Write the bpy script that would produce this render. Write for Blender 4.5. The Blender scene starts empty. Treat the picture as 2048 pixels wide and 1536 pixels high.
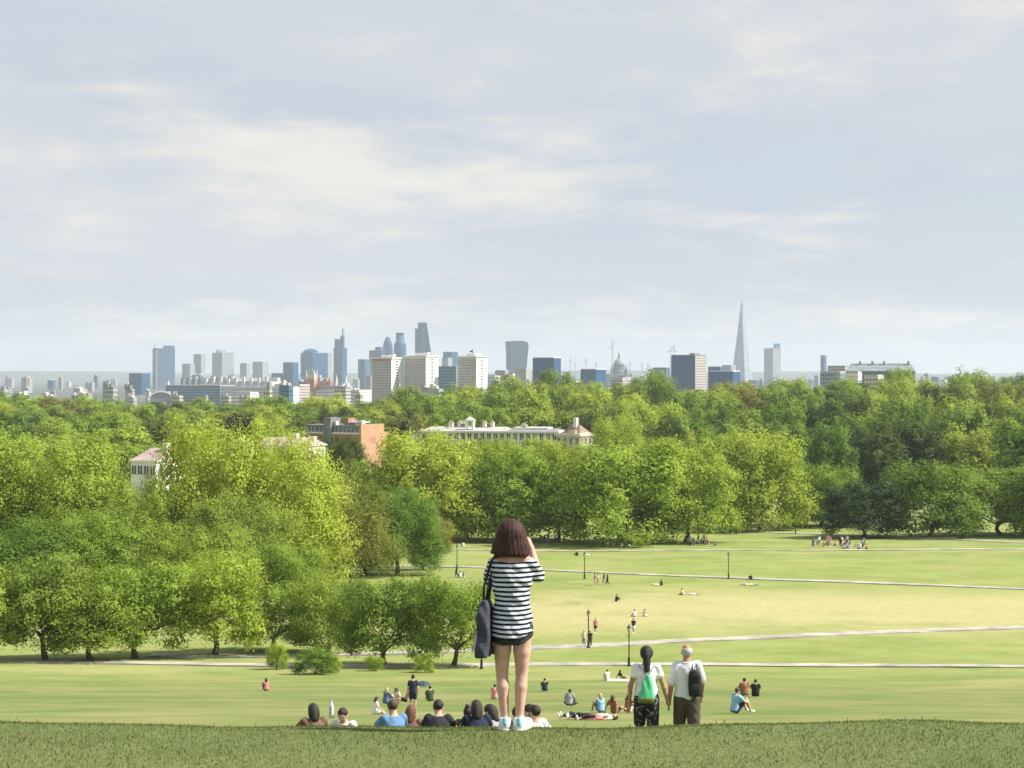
import bpy, math, random
import numpy as np
from mathutils import Vector, Matrix

# ---------------------------------------------------------------- camera, sky, sun, exposure
SC = bpy.context.scene
COL = SC.collection
R = math.radians
F = 3850.0          # focal length in photograph pixels (photograph 2048 wide)
HY = 748.0          # horizon row in the photograph
CZ = 2.76           # eye height above the grass where the striped-shirt person stands

cam_data = bpy.data.cameras.new('camera')
cam_data.sensor_width = 36.0
cam_data.lens = 36.0 * F / 2048.0
cam_data.shift_y = -(768.0 - HY) / 2048.0
cam_data.clip_start = 0.5
cam_data.clip_end = 60000.0
cam = bpy.data.objects.new('camera', cam_data)
cam.location = (0, 0, CZ)
cam.rotation_euler = (R(90), 0, 0)
COL.objects.link(cam)
SC.camera = cam

SUN_AZ, SUN_EL = 94.0, 45.0     # azimuth clockwise from the view direction (+Y)
sun_dir = Vector((math.sin(R(SUN_AZ)) * math.cos(R(SUN_EL)), math.cos(R(SUN_AZ)) * math.cos(R(SUN_EL)), math.sin(R(SUN_EL))))
sl = bpy.data.lights.new('sun', 'SUN')
sl.energy = 4.3
sl.angle = R(1.5)
sl.color = (1.0, 0.94, 0.84)
so = bpy.data.objects.new('sun', sl)
so.rotation_euler = sun_dir.to_track_quat('Z', 'Y').to_euler()
so.location = (60, -20, 80)
COL.objects.link(so)

W = bpy.data.worlds.new('World')
SC.world = W
W.use_nodes = True
nt = W.node_tree
nt.nodes.clear()


def nd(tree, t, **kw):
    n = tree.nodes.new(t)
    for k, v in kw.items():
        setattr(n, k, v)
    return n


def mth(tree, op, a, b=None, clamp=False):
    n = tree.nodes.new('ShaderNodeMath')
    n.operation = op
    n.use_clamp = clamp
    for i, v in enumerate((a, b)):
        if v is None:
            continue
        if isinstance(v, (int, float)):
            n.inputs[i].default_value = v
        else:
            tree.links.new(v, n.inputs[i])
    return n.outputs[0]


def mixc(tree, fac, a, b):
    n = tree.nodes.new('ShaderNodeMix')
    n.data_type = 'RGBA'
    for sock, v in ((n.inputs[0], fac), (n.inputs[6], a), (n.inputs[7], b)):
        if isinstance(v, (int, float)):
            sock.default_value = v
        elif isinstance(v, tuple):
            sock.default_value = v + (1,) if len(v) == 3 else v
        else:
            tree.links.new(v, sock)
    return n.outputs[2]


def smooth(tree, v, lo, hi):
    n = tree.nodes.new('ShaderNodeMapRange')
    n.interpolation_type = 'SMOOTHSTEP'
    tree.links.new(v, n.inputs[0])
    n.inputs[1].default_value = lo
    n.inputs[2].default_value = hi
    return n.outputs[0]


def noise(tree, vec, scale, detail=4, rough=0.55, dist=0.0):
    n = tree.nodes.new('ShaderNodeTexNoise')
    if vec is not None:
        tree.links.new(vec, n.inputs['Vector'])
    n.inputs['Scale'].default_value = scale
    n.inputs['Detail'].default_value = detail
    n.inputs['Roughness'].default_value = rough
    n.inputs['Distortion'].default_value = dist
    return n.outputs[0]


def build_world():
    sky = nd(nt, 'ShaderNodeTexSky', sky_type='NISHITA', sun_disc=False)
    sky.sun_elevation = R(SUN_EL)
    sky.sun_rotation = R(SUN_AZ)
    sky.altitude = 70
    sky.dust_density = 1.6
    sky.air_density = 1.0
    b1 = nd(nt, 'ShaderNodeBackground')
    b1.inputs[1].default_value = 0.085
    nt.links.new(sky.outputs[0], b1.inputs[0])
    tc = nd(nt, 'ShaderNodeTexCoord')
    sep = nd(nt, 'ShaderNodeSeparateXYZ')
    nt.links.new(tc.outputs['Generated'], sep.inputs[0])
    z = mth(nt, 'MAXIMUM', sep.outputs[2], 0.0)
    k = mth(nt, 'DIVIDE', 1.0, mth(nt, 'ADD', z, 0.15))       # a flat cloud deck seen in perspective
    cx = mth(nt, 'MULTIPLY', sep.outputs[0], k)
    cy = mth(nt, 'MULTIPLY', sep.outputs[1], k)
    cmb = nd(nt, 'ShaderNodeCombineXYZ')
    nt.links.new(cx, cmb.inputs[0])
    nt.links.new(cy, cmb.inputs[1])
    cmb.inputs[2].default_value = 3.7
    v = cmb.outputs[0]
    n1 = noise(nt, v, 1.15, 8, 0.55, 0.2)       # big sheets
    n2 = noise(nt, v, 3.4, 9, 0.6, 0.2)       # lumps
    n3 = noise(nt, v, 0.7, 4, 0.5, 0.0)       # thin places
    lit = smooth(nt, mth(nt, 'ADD', mth(nt, 'MULTIPLY', n1, 0.6), mth(nt, 'MULTIPLY', n2, 0.4)), 0.47, 0.66)
    base = mixc(nt, smooth(nt, n3, 0.35, 0.65), (0.274, 0.303, 0.355), (0.324, 0.337, 0.369))
    cloud = mixc(nt, lit, base, (0.43, 0.412, 0.39))
    b2 = nd(nt, 'ShaderNodeBackground')
    nt.links.new(cloud, b2.inputs[0])
    b2.inputs[1].default_value = 1.0
    cover = smooth(nt, mth(nt, 'ADD', mth(nt, 'MULTIPLY', n1, 0.5), mth(nt, 'MULTIPLY', n3, 0.5)), 0.30, 0.47)
    cover = mth(nt, 'ADD', mth(nt, 'MULTIPLY', cover, 0.45), 0.55)
    mx = nd(nt, 'ShaderNodeMixShader')
    nt.links.new(cover, mx.inputs[0])
    nt.links.new(b1.outputs[0], mx.inputs[1])
    nt.links.new(b2.outputs[0], mx.inputs[2])
    out = nd(nt, 'ShaderNodeOutputWorld')
    nt.links.new(mx.outputs[0], out.inputs[0])


build_world()
SC.view_settings.view_transform = 'Standard'
SC.view_settings.look = 'None'
SC.view_settings.exposure = 1.0
SC.view_settings.gamma = 1.0
SC.view_settings.use_curve_mapping = False
SC.render.engine = 'CYCLES'
SC.cycles.use_denoising = True
SC.cycles.max_bounces = 6
SC.cycles.diffuse_bounces = 3
SC.cycles.glossy_bounces = 2
SC.cycles.transmission_bounces = 3
SC.cycles.transparent_max_bounces = 6
SC.cycles.volume_bounces = 1
SC.cycles.caustics_reflective = False
SC.cycles.caustics_refractive = False

random.seed(7)
rng = np.random.default_rng(7)

# ---------------------------------------------------------------- helpers


def new_obj(name, mesh, parent=None):
    o = bpy.data.objects.new(name, mesh)
    COL.objects.link(o)
    if parent is not None:
        o.parent = parent
    return o


def tag(o, label=None, cat=None, group=None, kind=None):
    if label:
        o['label'] = label
    if cat:
        o['category'] = cat
    if group:
        o['group'] = group
    if kind:
        o['kind'] = kind
    return o


def empty(name, loc, rz=0.0, label=None, cat=None, group=None):
    o = bpy.data.objects.new(name, None)
    o.location = loc
    o.rotation_euler = (0, 0, rz)
    o.empty_display_size = 0.3
    COL.objects.link(o)
    return tag(o, label, cat, group)


class MB:
    """collects vertices and faces of one mesh"""

    def __init__(self):
        self.v, self.f = [], []

    def add(self, vs, fs):
        n = len(self.v)
        self.v += [tuple(p) for p in vs]
        self.f += [tuple(i + n for i in f) for f in fs]

    def box(self, x0, x1, y0, y1, z0, z1):
        self.add([(x0, y0, z0), (x1, y0, z0), (x1, y1, z0), (x0, y1, z0), (x0, y0, z1), (x1, y0, z1), (x1, y1, z1), (x0, y1, z1)],
                 [(0, 3, 2, 1), (4, 5, 6, 7), (0, 1, 5, 4), (1, 2, 6, 5), (2, 3, 7, 6), (3, 0, 4, 7)])

    def loft(self, rings, cap=True):
        """rings: list of equal-length point loops"""
        m = len(rings[0])
        vs = [p for r_ in rings for p in r_]
        fs = []
        for i in range(len(rings) - 1):
            for j in range(m):
                a, b = i * m + j, i * m + (j + 1) % m
                fs.append((a, b, b + m, a + m))
        if cap:
            fs.append(tuple(range(m - 1, -1, -1)))
            fs.append(tuple((len(rings) - 1) * m + j for j in range(m)))
        self.add(vs, fs)

    def lathe(self, prof, seg=16, cx=0, cy=0):
        self.loft([[(cx + r_ * math.cos(2 * math.pi * j / seg), cy + r_ * math.sin(2 * math.pi * j / seg), z) for j in range(seg)] for r_, z in prof])

    def tube(self, pts, rads, seg=7):
        rings = []
        P = [Vector(p) for p in pts]
        for i, p in enumerate(P):
            d = (P[min(i + 1, len(P) - 1)] - P[max(i - 1, 0)]).normalized()
            up = Vector((0, 0, 1)) if abs(d.z) < 0.9 else Vector((0, 1, 0))
            s = d.cross(up).normalized()
            t = s.cross(d)
            rings.append([tuple(p + (s * math.cos(2 * math.pi * j / seg) - t * math.sin(2 * math.pi * j / seg)) * rads[i]) for j in range(seg)])
        self.loft(rings)

    def gable(self, x0, x1, y0, y1, z0, z1, hip=0.0):
        """roof with its ridge along x"""
        ym = (y0 + y1) / 2
        self.add([(x0, y0, z0), (x1, y0, z0), (x1, y1, z0), (x0, y1, z0), (x0 + hip, ym, z1), (x1 - hip, ym, z1)],
                 [(0, 3, 2, 1), (0, 1, 5, 4), (2, 3, 4, 5), (1, 2, 5), (3, 0, 4)])

    def mesh(self, name, mat=None, smooth_=False):
        me = bpy.data.meshes.new(name)
        me.from_pydata(self.v, [], self.f)
        if mat is not None:
            me.materials.append(mat)
        if smooth_:
            me.polygons.foreach_set('use_smooth', [True] * len(me.polygons))
        me.update()
        return me

    def build(self, name, mat, parent=None, smooth_=False):
        return new_obj(name, self.mesh(name, mat, smooth_), parent)


# ---------------------------------------------------------------- materials
MATS = {}


def mat_plain(col, rough=0.75, var=0.12, scale=3.0, metal=0.0, bump=0.0, key=None, spec=0.3):
    """one base colour with a fine uneven tone"""
    key = key or ('p', tuple(round(c, 3) for c in col), rough, var, scale, metal, bump)
    if key in MATS:
        return MATS[key]
    m = bpy.data.materials.new('plain')
    m.use_nodes = True
    t = m.node_tree
    b = t.nodes['Principled BSDF']
    b.inputs['Roughness'].default_value = rough
    b.inputs['Metallic'].default_value = metal
    b.inputs['Specular IOR Level'].default_value = spec
    tc = nd(t, 'ShaderNodeTexCoord')
    n = noise(t, tc.outputs['Object'], scale, 4, 0.6)
    lo = tuple(c * (1 - var) for c in col)
    hi = tuple(min(1, c * (1 + var)) for c in col)
    t.links.new(mixc(t, smooth(t, n, 0.3, 0.7), lo, hi), b.inputs['Base Color'])
    if bump:
        bp = nd(t, 'ShaderNodeBump')
        bp.inputs['Strength'].default_value = bump
        bp.inputs['Distance'].default_value = 0.02
        t.links.new(noise(t, tc.outputs['Object'], scale * 6, 3), bp.inputs['Height'])
        t.links.new(bp.outputs[0], b.inputs['Normal'])
    MATS[key] = m
    return m


def mat_leaf(name, c0, c1, c2, trans=0.42, randomness=0.25):
    m = bpy.data.materials.new(name)
    m.use_nodes = True
    t = m.node_tree
    t.nodes.clear()
    at = nd(t, 'ShaderNodeAttribute', attribute_name='tint')
    oi = nd(t, 'ShaderNodeObjectInfo')
    sp = nd(t, 'ShaderNodeSeparateColor')
    t.links.new(at.outputs['Color'], sp.inputs[0])
    c = mixc(t, sp.outputs[0], c0, c1)
    c = mixc(t, mth(t, 'MULTIPLY', smooth(t, sp.outputs[1], 0.55, 1.0), 0.55), c, c2)
    hs = nd(t, 'ShaderNodeHueSaturation')
    hs.inputs['Saturation'].default_value = 0.97
    t.links.new(c, hs.inputs['Color'])
    t.links.new(mth(t, 'ADD', mth(t, 'MULTIPLY', oi.outputs['Random'], randomness), 1 - randomness / 2), hs.inputs['Value'])
    t.links.new(mth(t, 'ADD', mth(t, 'MULTIPLY', oi.outputs['Random'], -0.03), 0.517), hs.inputs['Hue'])
    d = nd(t, 'ShaderNodeBsdfDiffuse')
    tr = nd(t, 'ShaderNodeBsdfTranslucent')
    t.links.new(hs.outputs[0], d.inputs[0])
    hs2 = nd(t, 'ShaderNodeHueSaturation')
    hs2.inputs['Hue'].default_value = 0.49
    hs2.inputs['Value'].default_value = 1.2
    t.links.new(hs.outputs[0], hs2.inputs['Color'])
    t.links.new(hs2.outputs[0], tr.inputs[0])
    mx = nd(t, 'ShaderNodeMixShader')
    mx.inputs[0].default_value = trans
    t.links.new(d.outputs[0], mx.inputs[1])
    t.links.new(tr.outputs[0], mx.inputs[2])
    o = nd(t, 'ShaderNodeOutputMaterial')
    t.links.new(mx.outputs[0], o.inputs[0])
    return m


LEAF = {
    'lime': mat_leaf('leaf_lime', (0.23, 0.315, 0.030), (0.38, 0.49, 0.062), (0.47, 0.54, 0.11), 0.36),
    'mid': mat_leaf('leaf_mid', (0.18, 0.255, 0.028), (0.31, 0.415, 0.055), (0.39, 0.45, 0.09), 0.36),
    'green': mat_leaf('leaf_green', (0.115, 0.190, 0.026), (0.22, 0.33, 0.05), (0.29, 0.37, 0.09), 0.34),
    'dark': mat_leaf('leaf_dark', (0.055, 0.085, 0.022), (0.115, 0.160, 0.038), (0.19, 0.23, 0.07), 0.3),
    'olive': mat_leaf('leaf_olive', (0.18, 0.20, 0.032), (0.31, 0.31, 0.065), (0.36, 0.34, 0.12)),
    'copper': mat_leaf('leaf_copper', (0.022, 0.020, 0.024), (0.045, 0.038, 0.045), (0.07, 0.06, 0.06), 0.2),
    'bloom': mat_leaf('leaf_bloom', (0.035, 0.065, 0.022), (0.085, 0.12, 0.04), (0.34, 0.36, 0.24), 0.3),
}
BARK = mat_plain((0.10, 0.075, 0.055), 0.9, 0.35, 4.0, bump=0.6)
BARK_PALE = mat_plain((0.27, 0.22, 0.16), 0.9, 0.3, 4.0, bump=0.5)

# ---------------------------------------------------------------- the ground
PD = [-400, -60, -20, 0, 6, 12, 15, 15.5, 16, 18, 22, 29, 40, 55, 70, 83, 110, 140, 174, 190, 220, 269, 354, 410, 600, 900, 1400, 2000, 3000, 9500, 11500, 13500, 16500, 20000]
PZ = [-6, -1.9, -1.45, -1.6, -2.05, -2.52, -2.76, -2.835, -2.93, -3.37, -4.32, -5.8, -8.0, -10.6, -12.75, -14.7, -18.6, -22.6, -26.3, -27.2, -28.2, -29.2, -31.1, -32, -31, -28.5, -30, -38, -46, -49, -36, 4, 12, 5]
PD, PZ = np.array(PD, float), np.array(PZ, float)
_h = np.diff(PD)
_dl = np.diff(PZ) / _h
_m = np.zeros(len(PD))
for _i in range(1, len(PD) - 1):
    if _dl[_i - 1] * _dl[_i] > 0:
        _w1, _w2 = 2 * _h[_i] + _h[_i - 1], _h[_i] + 2 * _h[_i - 1]
        _m[_i] = (_w1 + _w2) / (_w1 / _dl[_i - 1] + _w2 / _dl[_i])
_m[0], _m[-1] = _dl[0], _dl[-1]


def prof(d):
    d = np.clip(np.asarray(d, float), PD[0], PD[-1] - 1e-6)
    i = np.clip(np.searchsorted(PD, d, side='right') - 1, 0, len(PD) - 2)
    h = _h[i]
    t = (d - PD[i]) / h
    return ((1 + 2 * t) * (1 - t) ** 2 * PZ[i] + t * (1 - t) ** 2 * h * _m[i] + t * t * (3 - 2 * t) * PZ[i + 1] + t * t * (t - 1) * h * _m[i + 1]) + CZ


def gz(x, y):
    x, y = np.asarray(x, float), np.asarray(y, float)
    z = prof(y)
    near = np.exp(-((np.hypot(x, y) - 14) / 14) ** 2)
    z = z + near * (0.022 * np.sin(x * 0.8 + 0.3 * y + 0.7) + 0.010 * np.sin(x * 1.7 + 0.6 * y) + 0.008 * np.sin(y * 2.3 - x * 0.9 + 1.0) + 0.006 * np.sin(x * 4.1 + 1.3))
    far = np.clip((y - 60) / 100, 0, 1) * np.clip((500 - y) / 100, 0, 1)
    z = z + far * (0.22 * np.sin(x * 0.043 + 1) * np.sin(y * 0.031) + 0.10 * np.sin(x * 0.13 + y * 0.05))
    ridge = np.clip((y - 9500) / 3000, 0, 1)
    z = z + ridge * (14 * np.sin(x * 0.0011 + 0.5) + 8 * np.sin(x * 0.0031) + 3 * np.sin(x * 0.009))
    return z


def pxx(px, d):
    return (px - 1024.0) / F * d


def pz(py, d):
    return CZ + (HY - py) / F * d


def d_at(py, px=1024.0, lo=66.0, hi=1200.0):
    """distance at which the visible ground meets a pixel"""
    tt = np.geomspace(lo, hi, 4000)
    q = gz(pxx(px, tt), tt) - pz(py, tt)
    i = int(np.argmax(q >= 0))
    return float(tt[i])


def at_px(px, py):
    d = d_at(py, px)
    x = pxx(px, d)
    return Vector((x, d, float(gz(x, d)))), d


def on_ground(px, d):
    x = pxx(px, d)
    return Vector((x, d, float(gz(x, d))))


def mat_grass():
    m = bpy.data.materials.new('meadow_grass')
    m.use_nodes = True
    t = m.node_tree
    b = t.nodes['Principled BSDF']
    b.inputs['Roughness'].default_value = 0.9
    b.inputs['Specular IOR Level'].default_value = 0.1
    geo = nd(t, 'ShaderNodeNewGeometry')
    sep = nd(t, 'ShaderNodeSeparateXYZ')
    t.links.new(geo.outputs['Position'], sep.inputs[0])
    P = geo.outputs['Position']
    mp = nd(t, 'ShaderNodeMapping')
    mp.inputs['Scale'].default_value = (0.75, 1.0, 1.0)
    t.links.new(P, mp.inputs[0])
    streak = noise(t, mp.outputs[0], 0.16, 5, 0.65, 0.4)
    big = noise(t, P, 0.022, 4, 0.6)
    mid = noise(t, P, 0.11, 5, 0.65)
    fine = noise(t, P, 1.3, 5, 0.7)
    vfine = noise(t, P, 11.0, 3, 0.7)
    green = mixc(t, smooth(t, mid, 0.32, 0.7), (0.185, 0.24, 0.062), (0.265, 0.312, 0.10))
    green = mixc(t, mth(t, 'MULTIPLY', smooth(t, fine, 0.4, 0.75), 0.45), green, (0.30, 0.31, 0.10))
    green = mixc(t, mth(t, 'MULTIPLY', smooth(t, streak, 0.46, 0.66), 0.4), green, (0.33, 0.305, 0.13))
    green = mixc(t, mth(t, 'MULTIPLY', smooth(t, mth(t, 'SUBTRACT', 1.0, streak), 0.50, 0.68), 0.45), green, (0.15, 0.205, 0.05))
    # darker, greener grass colour on the slope below the crest
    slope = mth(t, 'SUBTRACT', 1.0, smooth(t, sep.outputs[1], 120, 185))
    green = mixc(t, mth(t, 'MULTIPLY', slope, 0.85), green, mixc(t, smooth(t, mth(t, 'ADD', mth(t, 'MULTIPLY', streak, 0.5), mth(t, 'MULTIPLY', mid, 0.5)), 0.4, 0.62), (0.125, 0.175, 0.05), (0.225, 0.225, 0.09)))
    # sun-dried flat of the meadow between the lower paths
    band = mth(t, 'MULTIPLY', smooth(t, sep.outputs[1], 195, 222), mth(t, 'SUBTRACT', 1.0, smooth(t, sep.outputs[1], 240, 268)))
    dry = mth(t, 'MULTIPLY', band, smooth(t, mth(t, 'ADD', mth(t, 'MULTIPLY', big, 0.55), mth(t, 'MULTIPLY', mid, 0.45)), 0.24, 0.52))
    worn = mth(t, 'MULTIPLY', smooth(t, big, 0.52, 0.70), 0.5)
    near_worn = mth(t, 'MULTIPLY', worn, mth(t, 'SUBTRACT', 1.0, smooth(t, sep.outputs[1], 190, 230)))
    dryf = mth(t, 'MAXIMUM', dry, near_worn)
    strawmix = mixc(t, smooth(t, fine, 0.3, 0.7), (0.385, 0.345, 0.16), (0.47, 0.415, 0.22))
    c = mixc(t, mth(t, 'MULTIPLY', dryf, 0.85), green, strawmix)
    c = mixc(t, mth(t, 'MULTIPLY', smooth(t, vfine, 0.35, 0.75), 0.3), c, (0.12, 0.155, 0.035))
    # darker green ground colour under the grass on the crest
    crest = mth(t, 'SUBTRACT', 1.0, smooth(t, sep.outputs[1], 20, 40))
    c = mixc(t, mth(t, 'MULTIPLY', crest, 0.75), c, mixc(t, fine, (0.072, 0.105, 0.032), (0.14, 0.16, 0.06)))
    # built-up land far off
    town = smooth(t, sep.outputs[1], 1300, 2200)
    c = mixc(t, town, c, mixc(t, smooth(t, noise(t, P, 0.012, 5, 0.7), 0.4, 0.62), (0.06, 0.075, 0.06), (0.14, 0.145, 0.14)))
    t.links.new(c, b.inputs['Base Color'])
    bp = nd(t, 'ShaderNodeBump')
    bp.inputs['Strength'].default_value = 0.55
    bp.inputs['Distance'].default_value = 0.25
    hh = mth(t, 'ADD', mth(t, 'MULTIPLY', fine, 0.7), mth(t, 'MULTIPLY', vfine, 0.2))
    t.links.new(hh, bp.inputs['Height'])
    t.links.new(bp.outputs[0], b.inputs['Normal'])
    return m


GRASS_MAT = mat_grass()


def build_ground():
    r1 = np.array([1.5 * 1.06 ** i for i in range(34)])
    r1 = r1[r1 < 10.5]
    r2 = np.arange(10.5, 24, 0.25)
    r3 = [24.0]
    while r3[-1] < 19500:
        r3.append(r3[-1] * 1.022)
    rr = np.concatenate([r1, r2, np.array(r3)])
    ang = np.concatenate([np.arange(-180, -30, 5.0), np.arange(-30, 30, 0.4), np.arange(30, 180, 5.0)])
    A = np.radians(ang)
    # rows at equal depth in front, rounded off behind
    X = rr[:, None] * np.sin(A)[None, :]
    Y = rr[:, None] * np.cos(A)[None, :]
    Z = gz(X, Y)
    n, m = X.shape
    V = np.stack([X, Y, Z], -1).reshape(-1, 3)
    V = np.vstack([V, [[0, 0, float(gz(0, 0))]]])
    i, j = np.meshgrid(np.arange(n - 1), np.arange(m), indexing='ij')
    a = i * m + j
    b = i * m + (j + 1) % m
    Q = np.stack([a, a + m, b + m, b], -1).reshape(-1, 4)
    me = bpy.data.meshes.new('ground')
    faces = [tuple(q) for q in Q.tolist()] + [(len(V) - 1, k, (k + 1) % m) for k in range(m)]
    me.from_pydata(V.tolist(), [], faces)
    me.polygons.foreach_set('use_smooth', [True] * len(me.polygons))
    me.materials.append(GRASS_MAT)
    me.update()
    o = new_obj('ground', me)
    tag(o, 'grassy hillside falling to a wide meadow and the town beyond', kind='structure')


build_ground()

PATH_MAT = mat_plain((0.37, 0.345, 0.30), 0.9, 0.3, 0.35, key='path')


def path(name, pts, w, label):
    """pts: photograph pixels along the middle of a footpath"""
    P = []
    for px, py in pts:
        d = d_at(py, px)
        P.append((pxx(px, d), d))
    P = np.array(P)
    s = np.concatenate([[0], np.cumsum(np.hypot(*np.diff(P, axis=0).T))])
    ss = np.arange(0, s[-1], 1.5)
    xs, ys = np.interp(ss, s, P[:, 0]), np.interp(ss, s, P[:, 1])
    ker = np.ones(9) / 9
    if len(xs) > 20:
        xs[4:-4] = np.convolve(xs, ker, 'valid')
        ys[4:-4] = np.convolve(ys, ker, 'valid')
    tx, ty = np.gradient(xs), np.gradient(ys)
    L = np.hypot(tx, ty)
    nx, ny = -ty / L, tx / L
    offs = np.linspace(-w / 2, w / 2, 5)
    wob = 0.12 * np.sin(ss * 0.37) + 0.08 * np.sin(ss * 1.1)
    V, Fc = [], []
    for i in range(len(xs)):
        for o_ in offs:
            x, y = xs[i] + nx[i] * (o_ + wob[i]), ys[i] + ny[i] * (o_ + wob[i])
            V.append((x, y, float(gz(x, y)) + 0.06))
    for i in range(len(xs) - 1):
        for j in range(4):
            a = i * 5 + j
            Fc.append((a, a + 5, a + 6, a + 1))
    mb = MB()
    mb.add(V, Fc)
    o = mb.build(name, PATH_MAT)
    tag(o, label, kind='structure')
    sm = o.modifiers.new('thickness', 'SOLIDIFY')
    sm.thickness = 0.14
    sm.offset = 0
    return o


path('footpath', [(-150, 1322), (300, 1328), (480, 1331), (700, 1334), (900, 1333), (1060, 1330), (1300, 1329), (1545, 1331), (1800, 1333), (2200, 1337)], 2.6, 'pale gravel footpath along the foot of the slope')
path('footpath', [(300, 1312), (520, 1314), (730, 1310), (900, 1305), (1060, 1297), (1300, 1286), (1605, 1273), (1850, 1262), (2200, 1248)], 2.6, 'pale gravel footpath slanting across below the dried meadow')
path('footpath', [(760, 1134), (870, 1133), (1000, 1137), (1180, 1145), (1450, 1156), (1680, 1165), (1900, 1173), (2200, 1185)], 2.1, 'thin pale footpath crossing the middle of the meadow')
path('footpath', [(880, 1100), (1050, 1102), (1250, 1103), (1500, 1101), (1720, 1101), (1900, 1100), (2200, 1098)], 1.8, 'thin pale footpath in front of the tree shade')
path('footpath', [(1440, 1062), (1560, 1066), (1640, 1069), (1730, 1073), (1900, 1080), (2100, 1088)], 2.2, 'short pale footpath under the dark trees')

# ---------------------------------------------------------------- trees


def leaf_mesh(name, C, N, S, T, rg):
    """leaf-sized quads: centres C, normals N, sizes S, tint T (n,2)"""
    n = len(C)
    r_ = rg.normal(size=(n, 3))
    U = np.cross(N, r_)
    U /= np.linalg.norm(U, axis=1)[:, None] + 1e-9
    Vv = np.cross(N, U)
    a = S[:, None]
    asp = rg.uniform(0.55, 0.9, (n, 1))
    fold = N * a * rg.uniform(-0.15, 0.3, (n, 1))
    P = np.stack([C - U * a, C - Vv * a * asp + fold, C + U * a, C + Vv * a * asp + fold], 1).reshape(-1, 3)
    me = bpy.data.meshes.new(name)
    me.vertices.add(4 * n)
    me.vertices.foreach_set('co', P.astype(np.float32).ravel())
    me.loops.add(4 * n)
    me.loops.foreach_set('vertex_index', np.arange(4 * n, dtype=np.int32))
    me.polygons.add(n)
    me.polygons.foreach_set('loop_start', np.arange(0, 4 * n, 4, dtype=np.int32))
    me.polygons.foreach_set('loop_total', np.full(n, 4, dtype=np.int32))
    at = me.attributes.new('tint', 'FLOAT_COLOR', 'POINT')
    col = np.zeros((4 * n, 4), np.float32)
    col[:, 0] = np.repeat(T[:, 0], 4)
    col[:, 1] = np.repeat(T[:, 1], 4)
    col[:, 3] = 1
    at.data.foreach_set('color', col.ravel())
    me.update()
    me.validate()
    return me


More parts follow.
